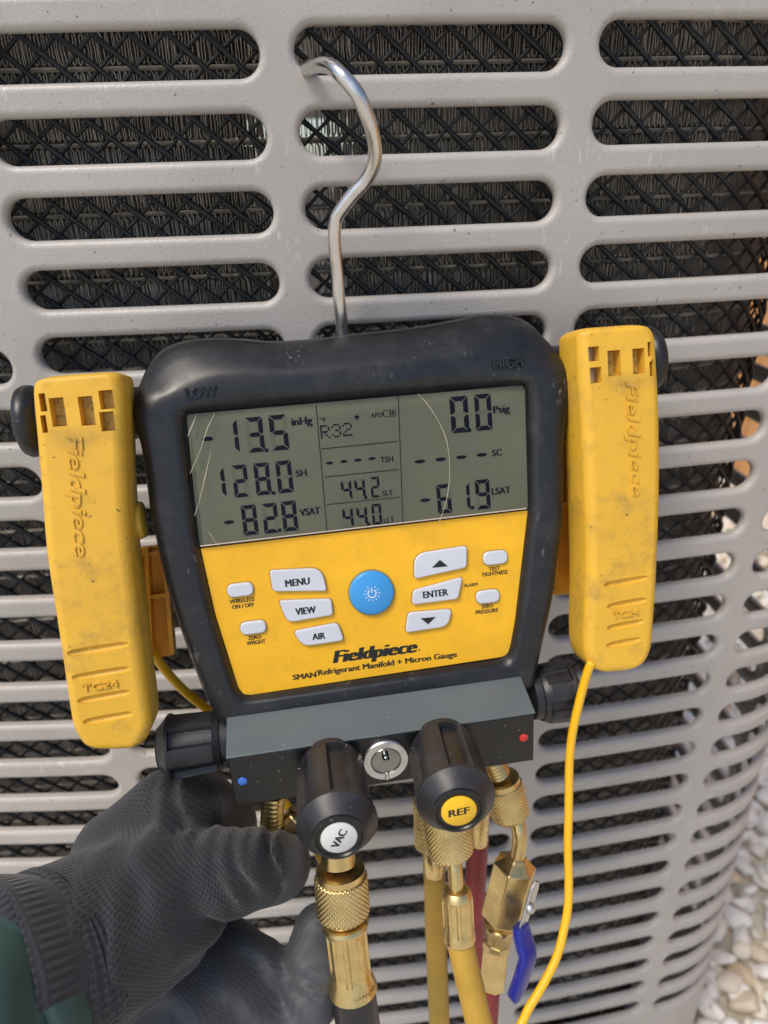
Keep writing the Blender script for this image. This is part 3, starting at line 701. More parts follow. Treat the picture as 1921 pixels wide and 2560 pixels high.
# --- manifold block
a0, b0z = dl(563, 1815, .001); a1, b1z = dl(1322, 1715, .001); zt = (b0z+b1z)/2+.001
c0, d0 = dl(565, 1900, -.021); c1, d1 = dl(1339, 1784, -.021); ze = (d0+d1)/2
hb = .0285; TB = .2
prof = [(.040, zt+.012), (.0005, zt+.004), (-.021, ze), (-.021+hb*math.sin(TB), ze-hb*math.cos(TB)), (.030, ze-hb*math.cos(TB)+.004), (.040, ze)]
xl, xr = c0+.0002, c1
mb = MB(); e = .0006
mb.add(*loft([[dev(xl+e, y, z) for y, z in prof], [dev(xr-e, y, z) for y, z in prof]]))
block = mb.build('manifold_block', M['block'], gauge, smooth=False)
bv = block.modifiers.new('edge', 'BEVEL'); bv.width = .0006; bv.segments = 2
mdf = [(y, z) for y, z in prof[1:3]]
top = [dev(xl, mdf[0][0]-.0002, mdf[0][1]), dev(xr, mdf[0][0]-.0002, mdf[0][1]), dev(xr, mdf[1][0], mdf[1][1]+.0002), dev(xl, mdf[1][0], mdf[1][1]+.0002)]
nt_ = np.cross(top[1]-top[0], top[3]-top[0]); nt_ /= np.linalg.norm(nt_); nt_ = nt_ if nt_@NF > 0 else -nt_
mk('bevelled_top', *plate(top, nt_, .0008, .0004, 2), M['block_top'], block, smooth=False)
NB = -DY*math.cos(TB)-DZ*math.sin(TB)            # out of the front of the block
FB = dev(0, -.021, ze)
def on_block(px, py, out=0.0):
    d = ray(px, py); o = FB+NB*out; t = ((o-CAM)@NB)/(d@NB); return CAM+d*t
UB = np.cross(DX, NB); UB = UB if UB@DZ > 0 else -UB
for px, py, mt in ((607, 1953, 'dotb'), (1310, 1844, 'dotr')):
    mk('colour_dot', *lathe(on_block(px, py), NB, [(0, .0023), (.0003, .0023), (.0005, .0018)], 20), M[mt], block)
C = on_block(964, 1896)
glass = mk('sight_glass', *lathe(C, NB, [(-.001, .0115), (.0016, .0115), (.0022, .0110), (.0022, .0078), (.0018, .0074)], 48), M['zinc'], gauge, angle=.5)
mk('sight_cup', *lathe(C, NB, [(.0019, .0075), (.0023, .0072), (.0012, .0066), (-.0004, .0055), (-.0014, .0038), (-.0019, .0020), (-.0020, .0002)], 48), M['mirror'], glass, angle=1.2)
mk('sight_post', *tube([C-NB*.003+UB*.001, C+NB*.0020+UB*.0022, C+NB*.0048+UB*.0034], [.0021, .0019, .0015], 16), M['mirror'], glass)
mk('sight_post', *tube([C+NB*.0016-UB*.0070, C+NB*.0020-UB*.0108], .0012, 10), M['zinc'], glass)
def knob_mod(n, ch, hw, ph, h0, h1, big):
    def f(th, h, r):
        u = ((th+ph)/(2*math.pi)*n) % 1.0; d = abs(u-.5)
        s = 1/(1+math.exp((d-hw)*150)); inside = s*(1 if h0 <= h <= h1 else 0)
        return r-ch*inside
    return f
def knob(A, ax, L, R, ph, cap_mt, body, twist, name):
    md = knob_mod(5, R*.19, .235, ph, .0060, L*.815, R)
    pr = [(-.001, R*.76), (.0030, R*.78), (.0034, R*.84), (.0058, R*.90), (.0062, R*.915)] + [(h, R*(.92+.08*(h/L))) for h in np.linspace(.007, L*.79, 11)] + [(L*.800, R*.992), (L*.812, R*.993), (L*.818, R*.994), (L*.850, R*1.0), (L*.858, R*.995), (L*.968, R*.745), (L*.974, R*.735), (L, R*.67)]
    o = mk(name, *lathe(A, ax, pr, 150, md, ref=DZ), M['plastic'], gauge, angle=.38)
    ax = np.asarray(ax)/np.linalg.norm(ax); E = A+ax*L
    mk('end_ring', *lathe(E, ax, [(-.001, R*.66), (.0006, R*.655), (.0010, R*.62), (.0010, R*.57), (.0002, R*.54), (.0002, R*.53)], 48), M['block'], o, angle=.5)
    if cap_mt:
        cdisc = mk('end_cap', *lathe(E, ax, [(0, R*.44), (.0008, R*.44), (.0011, R*.42)], 40), M[cap_mt], o, angle=.8)
        X = DX*math.cos(twist)+UB*math.sin(twist); X = X-ax*(X@ax); Zz = np.cross(ax, X); 
        Zz = Zz if Zz@(UB*math.cos(twist)-DX*math.sin(twist)) > 0 else -Zz
        text('lettering', body, E+ax*.00112, X, Zz, R*.56, R*.20, .0001, M['print'], cdisc, .06, .1 if body == 'REF' else 0)
    return o
knob(on_block(826, 1906), NB, .0485, .0180, .88, 'inlay_w', 'VAC', 1.05, 'vacuum_knob')
knob(on_block(1104, 1856), NB+DX*-.06, .0465, .0180, .83, 'inlay_y', 'REF', .1, 'refrigerant_knob')
# side knobs
A = dp(572, 1846, .010); knob(A, -DX, .0345, .0168, .3, None, '', 0, 'low_side_knob')
A = dp(1330, 1738, .012); knob(A, DX, .0240, .0172, .1, None, '', 0, 'high_side_knob')
# brass ports under the block
def threads(n, L, r, d): 
    pr = [(0, r)]
    for k in range(n): pr += [(L*(k+.1)/n, r), (L*(k+.4)/n, r+d), (L*(k+.6)/n, r+d), (L*(k+.95)/n, r)]
    return pr+[(L, r)]
def zax(p, q): return q-p
P0, P1 = at(685, 1985, .372), at(677, 2085, .380)
port = mk('blank_port', *lathe(P0, P1-P0, threads(7, .020, .0058, .0003)+[(.0205, .0056), (.0225, .0046), (.0227, .002)], 28), M['brass'], gauge, angle=.6)
mk('port_elbow', *tube([at(690, 2085, .386), at(715, 2065, .384), at(745, 2035, .382)], .0058, 14), M['brass'], port)
# ------------------------------------------------------------------ the two pipe clamps on the pegs
def clamp(label, LP, RP, wins, grooves, word, tc, side, group):
    """LP/RP: left and right edge of the front face from top to bottom; side +1 when its inner flank faces right"""
    yf, yb = -.016, .012; n = len(LP)
    L = [dl(x, y, yf+.0045) for x, y in LP]; R = [dl(x, y, yf+.0045) for x, y in RP]
    root = thing('pipe_clamp', label, 'clamp', dev((L[n//2][0]+R[n//2][0])/2, .01, L[-1][1]), group)
    Ls = smoothpath([np.array(p) for p in L], 3); Rs = smoothpath([np.array(p) for p in R], 3)
    m = len(Ls); rings = []
    for i in range(m):
        (xa, za), (xb, zb) = Ls[i], Rs[i]; u = i/(m-1); w = xb-xa
        # gentle S in profile, ends rounded front and back
        e = min(1., min(i+.6, (m-1-i)+.6)/4.); y0 = yf+(1-math.sqrt(1-(1-e)**2))*.010
        y1 = yb-.006*max(0, u-.55)/.45-(1-math.sqrt(1-(1-e)**2))*.006
        dpt = y1-y0; rc = min(.0050, w*.3, dpt*.4); pts = []
        cs = [(xb-rc, y0+rc, -math.pi/2, 0, rc), (xb-.002, y1-.002, 0, math.pi/2, .002), (xa+.002, y1-.002, math.pi/2, math.pi, .002), (xa+rc, y0+rc, math.pi, 1.5*math.pi, rc)]
        for cx_, cy_, a0_, a1_, r_ in cs:
            for k in range(5):
                a = a0_+(a1_-a0_)*(k/4 if r_ < .003 else (0, .12, .5, .88, 1)[k]); pts.append((cx_+r_*math.cos(a), cy_+r_*math.sin(a)))
        q = []
        for x, y in pts:
            f = (x-xa)/max(w, 1e-6); z = za+(zb-za)*f; q.append(dev(x, y, z))
        rings.append(q)
    shell = mk('outer_jaw', *loft(rings), M['clamp'], root)
    cut = []
    def frame_at(px, py): 
        x, z = dl(px, py, yf+.001); return x, z
    def boxcut(px, py, wpx, hpx, dep):
        x, z = frame_at(px, py); w, h = wpx*.345/FPX/2, hpx*.36/FPX/2
        v = [dev(x+sx*w, y, z+sz*h) for y in (yf-.01, yf+dep) for sx, sz in ((-1, -1), (1, -1), (1, 1), (-1, 1))]
        return v, [(0, 1, 2, 3), (7, 6, 5, 4), (0, 4, 5, 1), (1, 5, 6, 2), (2, 6, 7, 3), (3, 7, 4, 0)]
    for px, py, w, h, kind in wins: cut.append(boxcut(px, py, w, h, .0085))
    slope = math.tan(.055)
    for px, py, wpx in grooves:
        x, z = frame_at(px, py); w = wpx*.345/FPX/2*.86; yy = yf+.0035
        A = dev(x-w, yy-.0036, z-.0005); B = dev(x+w, yy-.0036, z+.0005); ax = (B-A)/np.linalg.norm(B-A)
        prof = [(-.0008, .0002), (0, .0011), (.002, .0017), (w, .0019), (2*w-.002, .0017), (2*w, .0011), (2*w+.0008, .0002)]
        cut.append(lathe(A+DY*.0002, ax, prof, 14))
    boolean_cut(shell, cut)
    for px, py, w, h, kind in wins:
        x, z = frame_at(px, py); ww, hh = w*.345/FPX/2*.98, h*.36/FPX/2*.98
        mk('window_inlay', *plate([dev(x-ww, yf+.0084, z-hh), dev(x+ww, yf+.0084, z-hh), dev(x+ww, yf+.0084, z+hh), dev(x-ww, yf+.0084, z+hh)], NF, .0014, .0002), M[kind], shell, smooth=False)
    (px0, py0), (px1, py1), hpx = word
    def surf_y(px, py):                       # front skin under a pixel column
        _, z = dl(px, py, yf); u = (Ls[0][1]-z)/(Ls[0][1]-Ls[-1][1]); return yf
    ym = [surf_y(px0+(px1-px0)*t, py0+(py1-py0)*t) for t in (0, .5, 1)]
    P = dp(px0, py0, ym[0]+.0003); Q = dp(px1, py1, ym[2]+.0003); ex = Q-P
    up = DX-ex*((DX@ex)/(ex@ex)); C_ = (P+Q)/2-NF*.0+NF*(0)
    C_ = dp((px0+px1)/2, (py0+py1)/2, ym[1]+.0003)
    text('raised_letters', 'Fieldpiece', C_, ex, up, np.linalg.norm(ex), hpx*.345/FPX, .0011, M['clamp'], shell, .045, .2)
    px, py, wpx = tc
    text('raised_letters', 'TC24', dp(px, py, surf_y(px, py)+.0003), DX+DZ*.02, DZ, wpx*.345/FPX, .0033, .0012, M['clamp'], shell, .03)
    return root, L, R, yf, yb, shell
GC = 'pipe clamps on the gauge pegs'
LPL = [(118, 941), (92, 955), (86, 975), (88, 1015), (96, 1101), (108, 1245), (120, 1387), (145, 1550), (163, 1671), (181, 1791), (191, 1826), (212, 1855), (250, 1871)]
RPL = [(284, 929), (303, 938), (309, 958), (311, 1003), (314, 1090), (319, 1235), (328, 1375), (348, 1540), (362, 1660), (379, 1780), (378, 1822), (357, 1855), (312, 1869)]
winL = [(147, 1030, 32, 62, 'windowin'), (219, 1027, 32, 63, 'windowin'), (268, 999, 31, 41, 'windowin'), (270, 1053, 31, 42, 'windowin'), (109, 1006, 15, 39, 'windowin'), (112, 1060, 13, 38, 'windowin')]
grL = [(246, 1621, 160), (253, 1682, 150), (262, 1740, 137), (272, 1793, 130)]
cl, LL, LR_, yf, yb, shL = clamp('yellow pipe clamp on the peg beside the LOW lettering, its lead passing behind the gauge', LPL, RPL, winL, grL, ((180, 1084), (200, 1394), 46), (252, 1713, 86), 1, GC)
LPR = [(1456, 821), (1443, 835), (1441, 855), (1442, 900), (1447, 990), (1454, 1080), (1459, 1198), (1462, 1291), (1464, 1404), (1462, 1481), (1458, 1585), (1460, 1635), (1474, 1665), (1505, 1681)]
RPR = [(1590, 811), (1620, 820), (1634, 845), (1638, 890), (1643, 980), (1646, 1075), (1647, 1190), (1645, 1285), (1641, 1395), (1637, 1470), (1630, 1570), (1624, 1620), (1604, 1655), (1562, 1677)]
winR = [(1483, 885, 28, 34, 'foil'), (1488, 938, 30, 37, 'foil'), (1534, 908, 34, 60, 'windowin'), (1595, 903, 32, 60, 'windowin'), (1622, 873, 10, 34, 'foil'), (1627, 922, 10, 34, 'foil')]
grR = [(1563, 1453, 132), (1566, 1507, 121), (1562, 1561, 111), (1558, 1605, 106)]
cr, RL_, RR_, _, _, shR = clamp('yellow pipe clamp on the peg beside the HIGH lettering, its lead hanging straight down', LPR, RPR, winR, grR, ((1572, 955), (1588, 1243), 42), (1564, 1533, 74), -1, GC)
# inner jaws, pivots and leads
def inner_jaw(root, quad, yl, flip):
    q = [dl(x, y, yl) for x, y in quad]                 # tl tr br bl
    o = mk('inner_jaw', *plate([dev(x, yl+.004, z) for x, z in rpoly(q, .003)], NF, .003, .0008), M['clamp_in'], root, angle=.6)
    def lerp(u, v):
        a = np.array(q[0])*(1-u)+np.array(q[1])*u; b = np.array(q[3])*(1-u)+np.array(q[2])*u; return a*(1-v)+b*v
    for u in (.03, .5, .97):
        a, b = lerp(u, .0), lerp(u, .94); w = .0011
        v = [dev(p[0]+sx*w, y, p[1]) for y in (yl+.001, yl-.007) for p, sx in ((a, -1), (a, 1), (b, 1), (b, -1))]
        mk('rib', v, [(0, 1, 2, 3), (7, 6, 5, 4), (0, 4, 5, 1), (1, 5, 6, 2), (2, 6, 7, 3), (3, 7, 4, 0)], M['clamp_in'], o, smooth=False)
    for vv in (.05, .42):
        a, b = lerp(.03, vv), lerp(.97, vv); w = .001
        v = [dev(p[0], y, p[1]+sz*w) for y in (yl+.001, yl-.006) for p, sz in ((a, -1), (b, -1), (b, 1), (a, 1))]
        mk('rib', v, [(0, 1, 2, 3), (7, 6, 5, 4), (0, 4, 5, 1), (1, 5, 6, 2), (2, 6, 7, 3), (3, 7, 4, 0)], M['clamp_in'], o, smooth=False)
    return o, q, lerp
jl, _, _ = inner_jaw(cl, [(325, 1372), (418, 1362), (440, 1640), (330, 1655)], .036, 0)
jr, qr, lerp = inner_jaw(cr, [(1372, 1085), (1470, 1080), (1490, 1478), (1378, 1492)], .036, 0)
C_ = dp(1403, 1386, .0385); P_ = dp(1408, 1345, .0385); Q_ = dp(1399, 1428, .0385)
tag = mk('serial_label', *plate([dev(*(lambda t: (t[0]+sx*.0026, .0392, t[1]+sz*.0098))(dl(1403, 1386, .0392))) for sx, sz in ((-1, -1), (1, -1), (1, 1), (-1, 1))], NF, .0004, .0001), M['inlay_w'], jr, smooth=False)
text('lettering', '22465613', dev(*(lambda t: (t[0], .0387, t[1]))(dl(1403, 1386, .0387))), Q_-P_, DX, .0180, .0028, .0001, M['print'], tag, .03)
def pivot(root, px, py, yl, sg):
    A = dp(px, py, yl); mk('pivot_boss', *lathe(A, DX*sg, [(-.008, .0095), (.0, .0095), (.0022, .0088), (.0028, .006), (.003, .001)], 32), M['clamp'], root, angle=.9)
pivot(cl, 349, 1300, .012, 1); pivot(cr, 1443, 1195, .010, -1)
mk('pivot_screw', *lathe(dp(378, 1303, .014), -DX, [(0, .0016), (.012, .0016)], 12), M['zinc'], cl)
CW = [(1480, 1655, .366), (1471, 1675, .368), (1458, 1718, .372), (1444, 1774, .376), (1432, 1830, .379), (1425, 1886, .382), (1423, 1942, .384), (1422, 2035, .386), (1420, 2110, .387), (1422, 2184, .387), (1421, 2259, .386), (1412, 2315, .384), (1393, 2390, .380), (1356, 2465, .376), (1322, 2521, .373), (1304, 2559, .371), (1255, 2640, .365)]
mk('lead', *tube([at(*p) for p in CW], .0023, 12, 4), M['cable'], cr)
CW = [(330, 1500, .372), (334, 1545, .376), (350, 1580, .380), (385, 1635, .386), (420, 1683, .392), (470, 1735, .398), (530, 1785, .404), (620, 1890, .41), (700, 1990, .415), (790, 2120, .41), (870, 2300, .40), (905, 2480, .40), (915, 2640, .40)]
mk('lead', *tube([at(*p) for p in CW], .0025, 12, 4), M['cable'], cl)

# ------------------------------------------------------------------ hoses
def knurl(n, d, tw):
    def f(th, h, r):
        u = (th*n/(2*math.pi)+h*tw) % 1.0; v = (th*n/(2*math.pi)-h*tw) % 1.0
        return r-d*(1-min(abs(u-.5)*2, abs(v-.5)*2)*1.0) if False else r-d*max(1-2*abs(u-.5), 1-2*abs(v-.5))**2
    return f
def cyl(name, A, B, prof, mt, parent, n=40, mod=None, ref=None, ang=.7):
    """prof: (fraction of A-B, radius)"""
    L = np.linalg.norm(B-A); return mk(name, *lathe(A, B-A, [(t*L, r) for t, r in prof], n, mod, ref=ref), M[mt], parent, angle=ang)
def knurled(A, B, r, parent, collar=True):
    L = np.linalg.norm(B-A); d = r*.075
    o = cyl('knurled_nut', A, B, [(0, r*.90), (.02, r*.94)]+[(t, r) for t in np.linspace(.03, .96, int(L/.00045))]+[(.975, r*.93), (1., r*.86)], 'brass', parent, 204, knurl(34, d, 34/(2*math.pi*r)*.95), ang=2)
    if collar:
        ax = (B-A)/L; cyl('nut_collar', A-ax*L*.16, A+ax*.0005, [(0, r*.84), (.05, r*.90), (.95, r*.90), (1, r*.86)], 'brass', o)
        cyl('nut_base', B-ax*.0005, B+ax*L*.10, [(0, r*.93), (.5, r*.88), (.9, r*.80), (1, r*.7)], 'brass', o)
    return o
def pxr(r, Z): return r*Z/FPX
def fluted(n, d):
    def f(th, h, r): 
        u = (th*n/(2*math.pi)) % 1.0; return r-d*(1 if .12 < u < .88 else 0)*min(1, (min(u, 1-u)-.12)/.06 if min(u, 1-u) > .12 else 0)
    return f
GH = 'refrigerant hoses on the manifold'
# black hose on the vacuum port
bk = thing('refrigerant_hose', 'thick black hose with ribbed brass end below the VAC knob', 'hose', at(897, 2600, .365), GH)
za = .352
cyl('port_neck', at(842, 2080, za), at(847, 2160, za), [(0, .0085), (1, .0085)], 'brass', bk)
knurled(at(852, 2187, za), at(859, 2281, .355), pxr(68, za), bk)
A, B = at(862, 2296, .356), at(883, 2471, .362); r = pxr(51, .358)
sl = cyl('crimp_sleeve', A, B, [(0, r*.95), (.02, r*1.10), (.06, r*1.16), (.11, r*1.10), (.15, r*1.02)]+[(t, r*1.0) for t in np.linspace(.17, .78, 8)]+[(.82, r*1.03), (.90, r*1.12), (1, r*1.22)], 'brass', bk, 96, lambda th, h, rr: rr-(.0012 if (.15*.036 < h < .79*.036 and (th*8/(2*math.pi)) % 1 > .28) else 0), ang=.5)
cyl('hose', at(882, 2462, .362), at(915, 2720, .37), [(0, pxr(55, .362)), (1, pxr(57, .365))], 'hose_k', bk)
axs = (B-A)/np.linalg.norm(B-A); tc = A*.06+B*.94
vv = -ray(905, 2450); vv -= axs*(vv@axs); vv /= np.linalg.norm(vv); sd = np.cross(axs, vv); sd = sd if sd@DX > 0 else -sd
for i, ch in enumerate('RITCHIE'):
    a = .10+.17*i; nn_ = vv*math.cos(a)+sd*math.sin(a); tt = sd*math.cos(a)-vv*math.sin(a)
    text('stamped_letter', ch, tc+nn_*(r*1.165), tt, -axs, .0008 if ch == 'I' else .0017, .0030, .0003, M['brass'], sl)
# front yellow hose, parked on its bent end
yh = thing('refrigerant_hose', 'yellow hose whose bent brass end hangs under the REF knob', 'hose', at(1200, 2600, .37), GH)
zb = .372
knurled(at(1106, 2000, .366), at(1128, 2132, zb), pxr(58, zb), yh, False)
mk('bent_tube', *tube([at(1126, 2120, zb), at(1134, 2150, zb-.001), at(1139, 2185, zb-.002), at(1142, 2240, zb-.002)], pxr(19, zb), 20), M['brass'], yh)
A, B = at(1142, 2218, .370), at(1149, 2349, .373); r = pxr(39, .371)
cyl('crimp_sleeve', A, B, [(0, r*.55), (.03, r*.80), (.09, r*.95), (.16, r*1.0), (.22, r*1.0)]+[(t, r) for t in np.linspace(.26, .82, 6)]+[(.86, r*1.03), (.97, r*1.06), (1, r*1.0)], 'brass', yh, 96, lambda th, h, rr: rr-(.0009 if (.2*.0275 < h < .84*.0275 and (th*8/(2*math.pi)) % 1 > .3) else 0), ang=.5)
mk('hose', *tube([at(1148, 2335, .373), at(1153, 2362, .373), at(1162, 2406, .373), at(1177, 2469, .373), at(1199, 2560, .372), at(1235, 2680, .37)], pxr(34, .373), 24), M['hose_y'], yh)
# second yellow hose behind it
y2 = thing('refrigerant_hose', 'duller yellow hose hanging straight behind the bent brass end', 'hose', at(1100, 2600, .47), GH)
zc = .44
knurled(at(1080, 2000, .425), at(1084, 2115, .43), pxr(55, .372), y2, False)
A, B = at(1085, 2105, zc), at(1087, 2186, .445); cyl('crimp_sleeve', A, B, [(0, pxr(30, zc)), (.95, pxr(29, zc)), (1, pxr(26, zc))], 'brass', y2, 8, ang=.3)
mk('hose', *tube([at(1087, 2175, .447), at(1089, 2300, .455), at(1094, 2430, .462), at(1099, 2560, .468), at(1103, 2680, .472)], pxr(26.5, .46), 20), M['hose_y'], y2)
# red hose behind
rh = thing('refrigerant_hose', 'dark red hose with a plain brass end behind the REF knob', 'hose', at(1200, 2600, .49), GH)
A, B = at(1201, 1990, .425), at(1197, 2108, .44); cyl('crimp_sleeve', A, B, [(0, pxr(26, .43)), (.95, pxr(24.5, .43)), (1, pxr(22, .43))], 'brass', rh, 24)
mk('hose', *tube([at(1197, 2096, .44), at(1190, 2180, .448), at(1186, 2290, .458), at(1188, 2400, .468), at(1200, 2500, .476), at(1215, 2600, .484)], pxr(26, .455), 20), M['hose_r'], rh)
# red hose with the ball valve
vh = thing('refrigerant_hose', 'red hose with a hexagonal brass ball valve and blue lever', 'hose', at(1215, 2600, .42), GH)
zv = .405
cyl('port_neck', at(1222, 1880, .392), at(1247, 1935, .398), [(0, .0062)]+[(t, .0062+.0005*(k % 2)) for k, t in enumerate(np.linspace(.2, .95, 12))]+[(1, .0062)], 'brass', vh)
knurled(at(1256, 1957, .400), at(1276, 2034, zv), pxr(50, zv), vh)
mk('bent_tube', *tube([at(1282, 2028, zv), at(1293, 2052, zv-.001), at(1299, 2082, zv-.002), at(1299, 2110, zv-.001), at(1292, 2150, zv)], pxr(18.5, zv), 20), M['brass'], vh)
A, B = at(1294, 2140, zv), at(1248, 2320, .415); ax = (B-A)/np.linalg.norm(B-A)
vb = mk('valve_body', *lathe(A, B-A, [(0, .0055), (.002, .0072), (.0062, .0126), (.0405, .0126), (.0415, .0118)], 6, ref=DX*.5+NF), M['brass'], vh, smooth=False)
bv = vb.modifiers.new('edge', 'BEVEL'); bv.width = .0008; bv.segments = 3
cyl('valve_collar', at(1250, 2312, .415), at(1243, 2362, .417), [(0, .0095), (.15, .0098), (.2, .0082), (.75, .0082), (.8, .007), (1, .007)], 'brass', vh, 6, ang=.3)
A, B = at(1243, 2350, .417), at(1231, 2463, .420); r = pxr(33, .418)
cyl('crimp_sleeve', A, B, [(0, r*.8), (.05, r*1.0), (.14, r*1.08), (.2, r*1.0), (.25, r*.98), (.9, r*.98), (.95, r*1.02), (1, r)], 'brass', vh, 8, ang=.3)
mk('hose', *tube([at(1231, 2455, .420), at(1227, 2510, .421), at(1222, 2580, .422), at(1215, 2680, .424)], pxr(21, .42), 20), M['hose_r'], vh)
def strap(name, P, hw, th, mt, parent, rnd=True):
    """a flat bar along P (px,py,Z) with half widths hw (px) and thickness th"""
    Q = smoothpath([at(*p) for p in P], 4); W = np.interp(np.linspace(0, 1, len(Q)), np.linspace(0, 1, len(hw)), hw)
    T = np.gradient(np.array(Q), axis=0); rings = []
    for i, q in enumerate(Q):
        t = T[i]/np.linalg.norm(T[i]); v = CAM-np.array(P[0][:0] or q); nrm = (NF*.75+DX*.55); nrm = nrm-t*(nrm@t); nrm /= np.linalg.norm(nrm); b = np.cross(t, nrm); w = W[i]*P[0][2]/FPX
        rings.append([q+b*(w*abs(math.cos(a))**.6*math.copysign(1, math.cos(a)))+nrm*(th/2*abs(math.sin(a))**.6*math.copysign(1, math.sin(a))) for a in np.linspace(0, 2*math.pi, 16, endpoint=False)])
    return mk(name, *loft(rings), M[mt], parent, angle=1.0)
zl = .390
lv = strap('lever', [(1343, 2204, zl), (1337, 2220, zl), (1325, 2262, zl), (1312, 2300, zl), (1304, 2330, zl)], [8, 17, 17, 15, 15], .0016, 'zinc', vh)
A = at(1325, 2270, zl-.0012); nv = NF*.75+DX*.55; cyl('lever_screw', A, A+nv/np.linalg.norm(nv)*.003, [(0, pxr(14, zl)), (.3, pxr(14, zl)), (.75, pxr(10, zl)), (1, pxr(3, zl))], 'zinc', lv, 24)
strap('lever_grip', [(1303, 2313, zl), (1305, 2330, zl), (1313, 2362, zl), (1320, 2390, zl-.001), (1311, 2424, zl-.001), (1298, 2462, zl), (1286, 2490, zl), (1281, 2499, zl)], [22, 27, 29, 29, 28, 26, 20, 8], .0062, 'grip', lv)

# ------------------------------------------------------------------ gloved hand and sleeve
person = thing('person', 'gloved hand in a dark green sleeve holding the manifold from below', 'person', at(60, 2560, .33))
def px3(px, py, Z, rpx): p = at(px, py, Z); return np.array([*p, rpx*Z/FPX])
# chains of (px, py, depth, radius px); id 0 knit, 1 coated
CH = []
def chain(kind, *pts): CH.append((kind, [px3(*p) for p in pts]))
chain(0, (20, 2465, .287, 222), (110, 2424, .301, 220), (200, 2376, .314, 202), (300, 2305, .328, 180), (390, 2225, .345, 150))           # forearm to back of hand
chain(0, (300, 2330, .340, 170), (420, 2270, .345, 130), (500, 2210, .350, 105))                                   # index metacarpal
chain(0, (330, 2160, .365, 150), (420, 2060, .380, 115), (440, 2030, .388, 105))                                   # middle metacarpal
chain(0, (500, 2210, .350, 105), (580, 2180, .356, 92), (640, 2170, .366, 86))                                     # index, first joint
chain(1, (640, 2170, .366, 86), (690, 2165, .376, 80), (712, 2160, .392, 66))                                      # index tip turned in
chain(1, (440, 2030, .388, 100), (505, 2025, .398, 82), (560, 2055, .410, 70), (590, 2110, .420, 58))              # middle finger round the block
chain(1, (400, 2080, .41, 90), (470, 2080, .43, 70), (530, 2130, .44, 60))                                         # ring finger
chain(1, (370, 2150, .43, 85), (450, 2180, .44, 62), (510, 2230, .445, 52))                                        # little finger
chain(1, (330, 2480, .350, 150), (470, 2500, .362, 150), (560, 2480, .370, 120), (640, 2520, .374, 100))           # ball of the thumb
chain(1, (560, 2380, .380, 80), (620, 2440, .378, 90), (660, 2520, .376, 90))
chain(1, (640, 2540, .374, 95), (730, 2560, .372, 70), (775, 2500, .372, 64), (785, 2400, .374, 64), (792, 2320, .376, 58))   # thumb, tip up
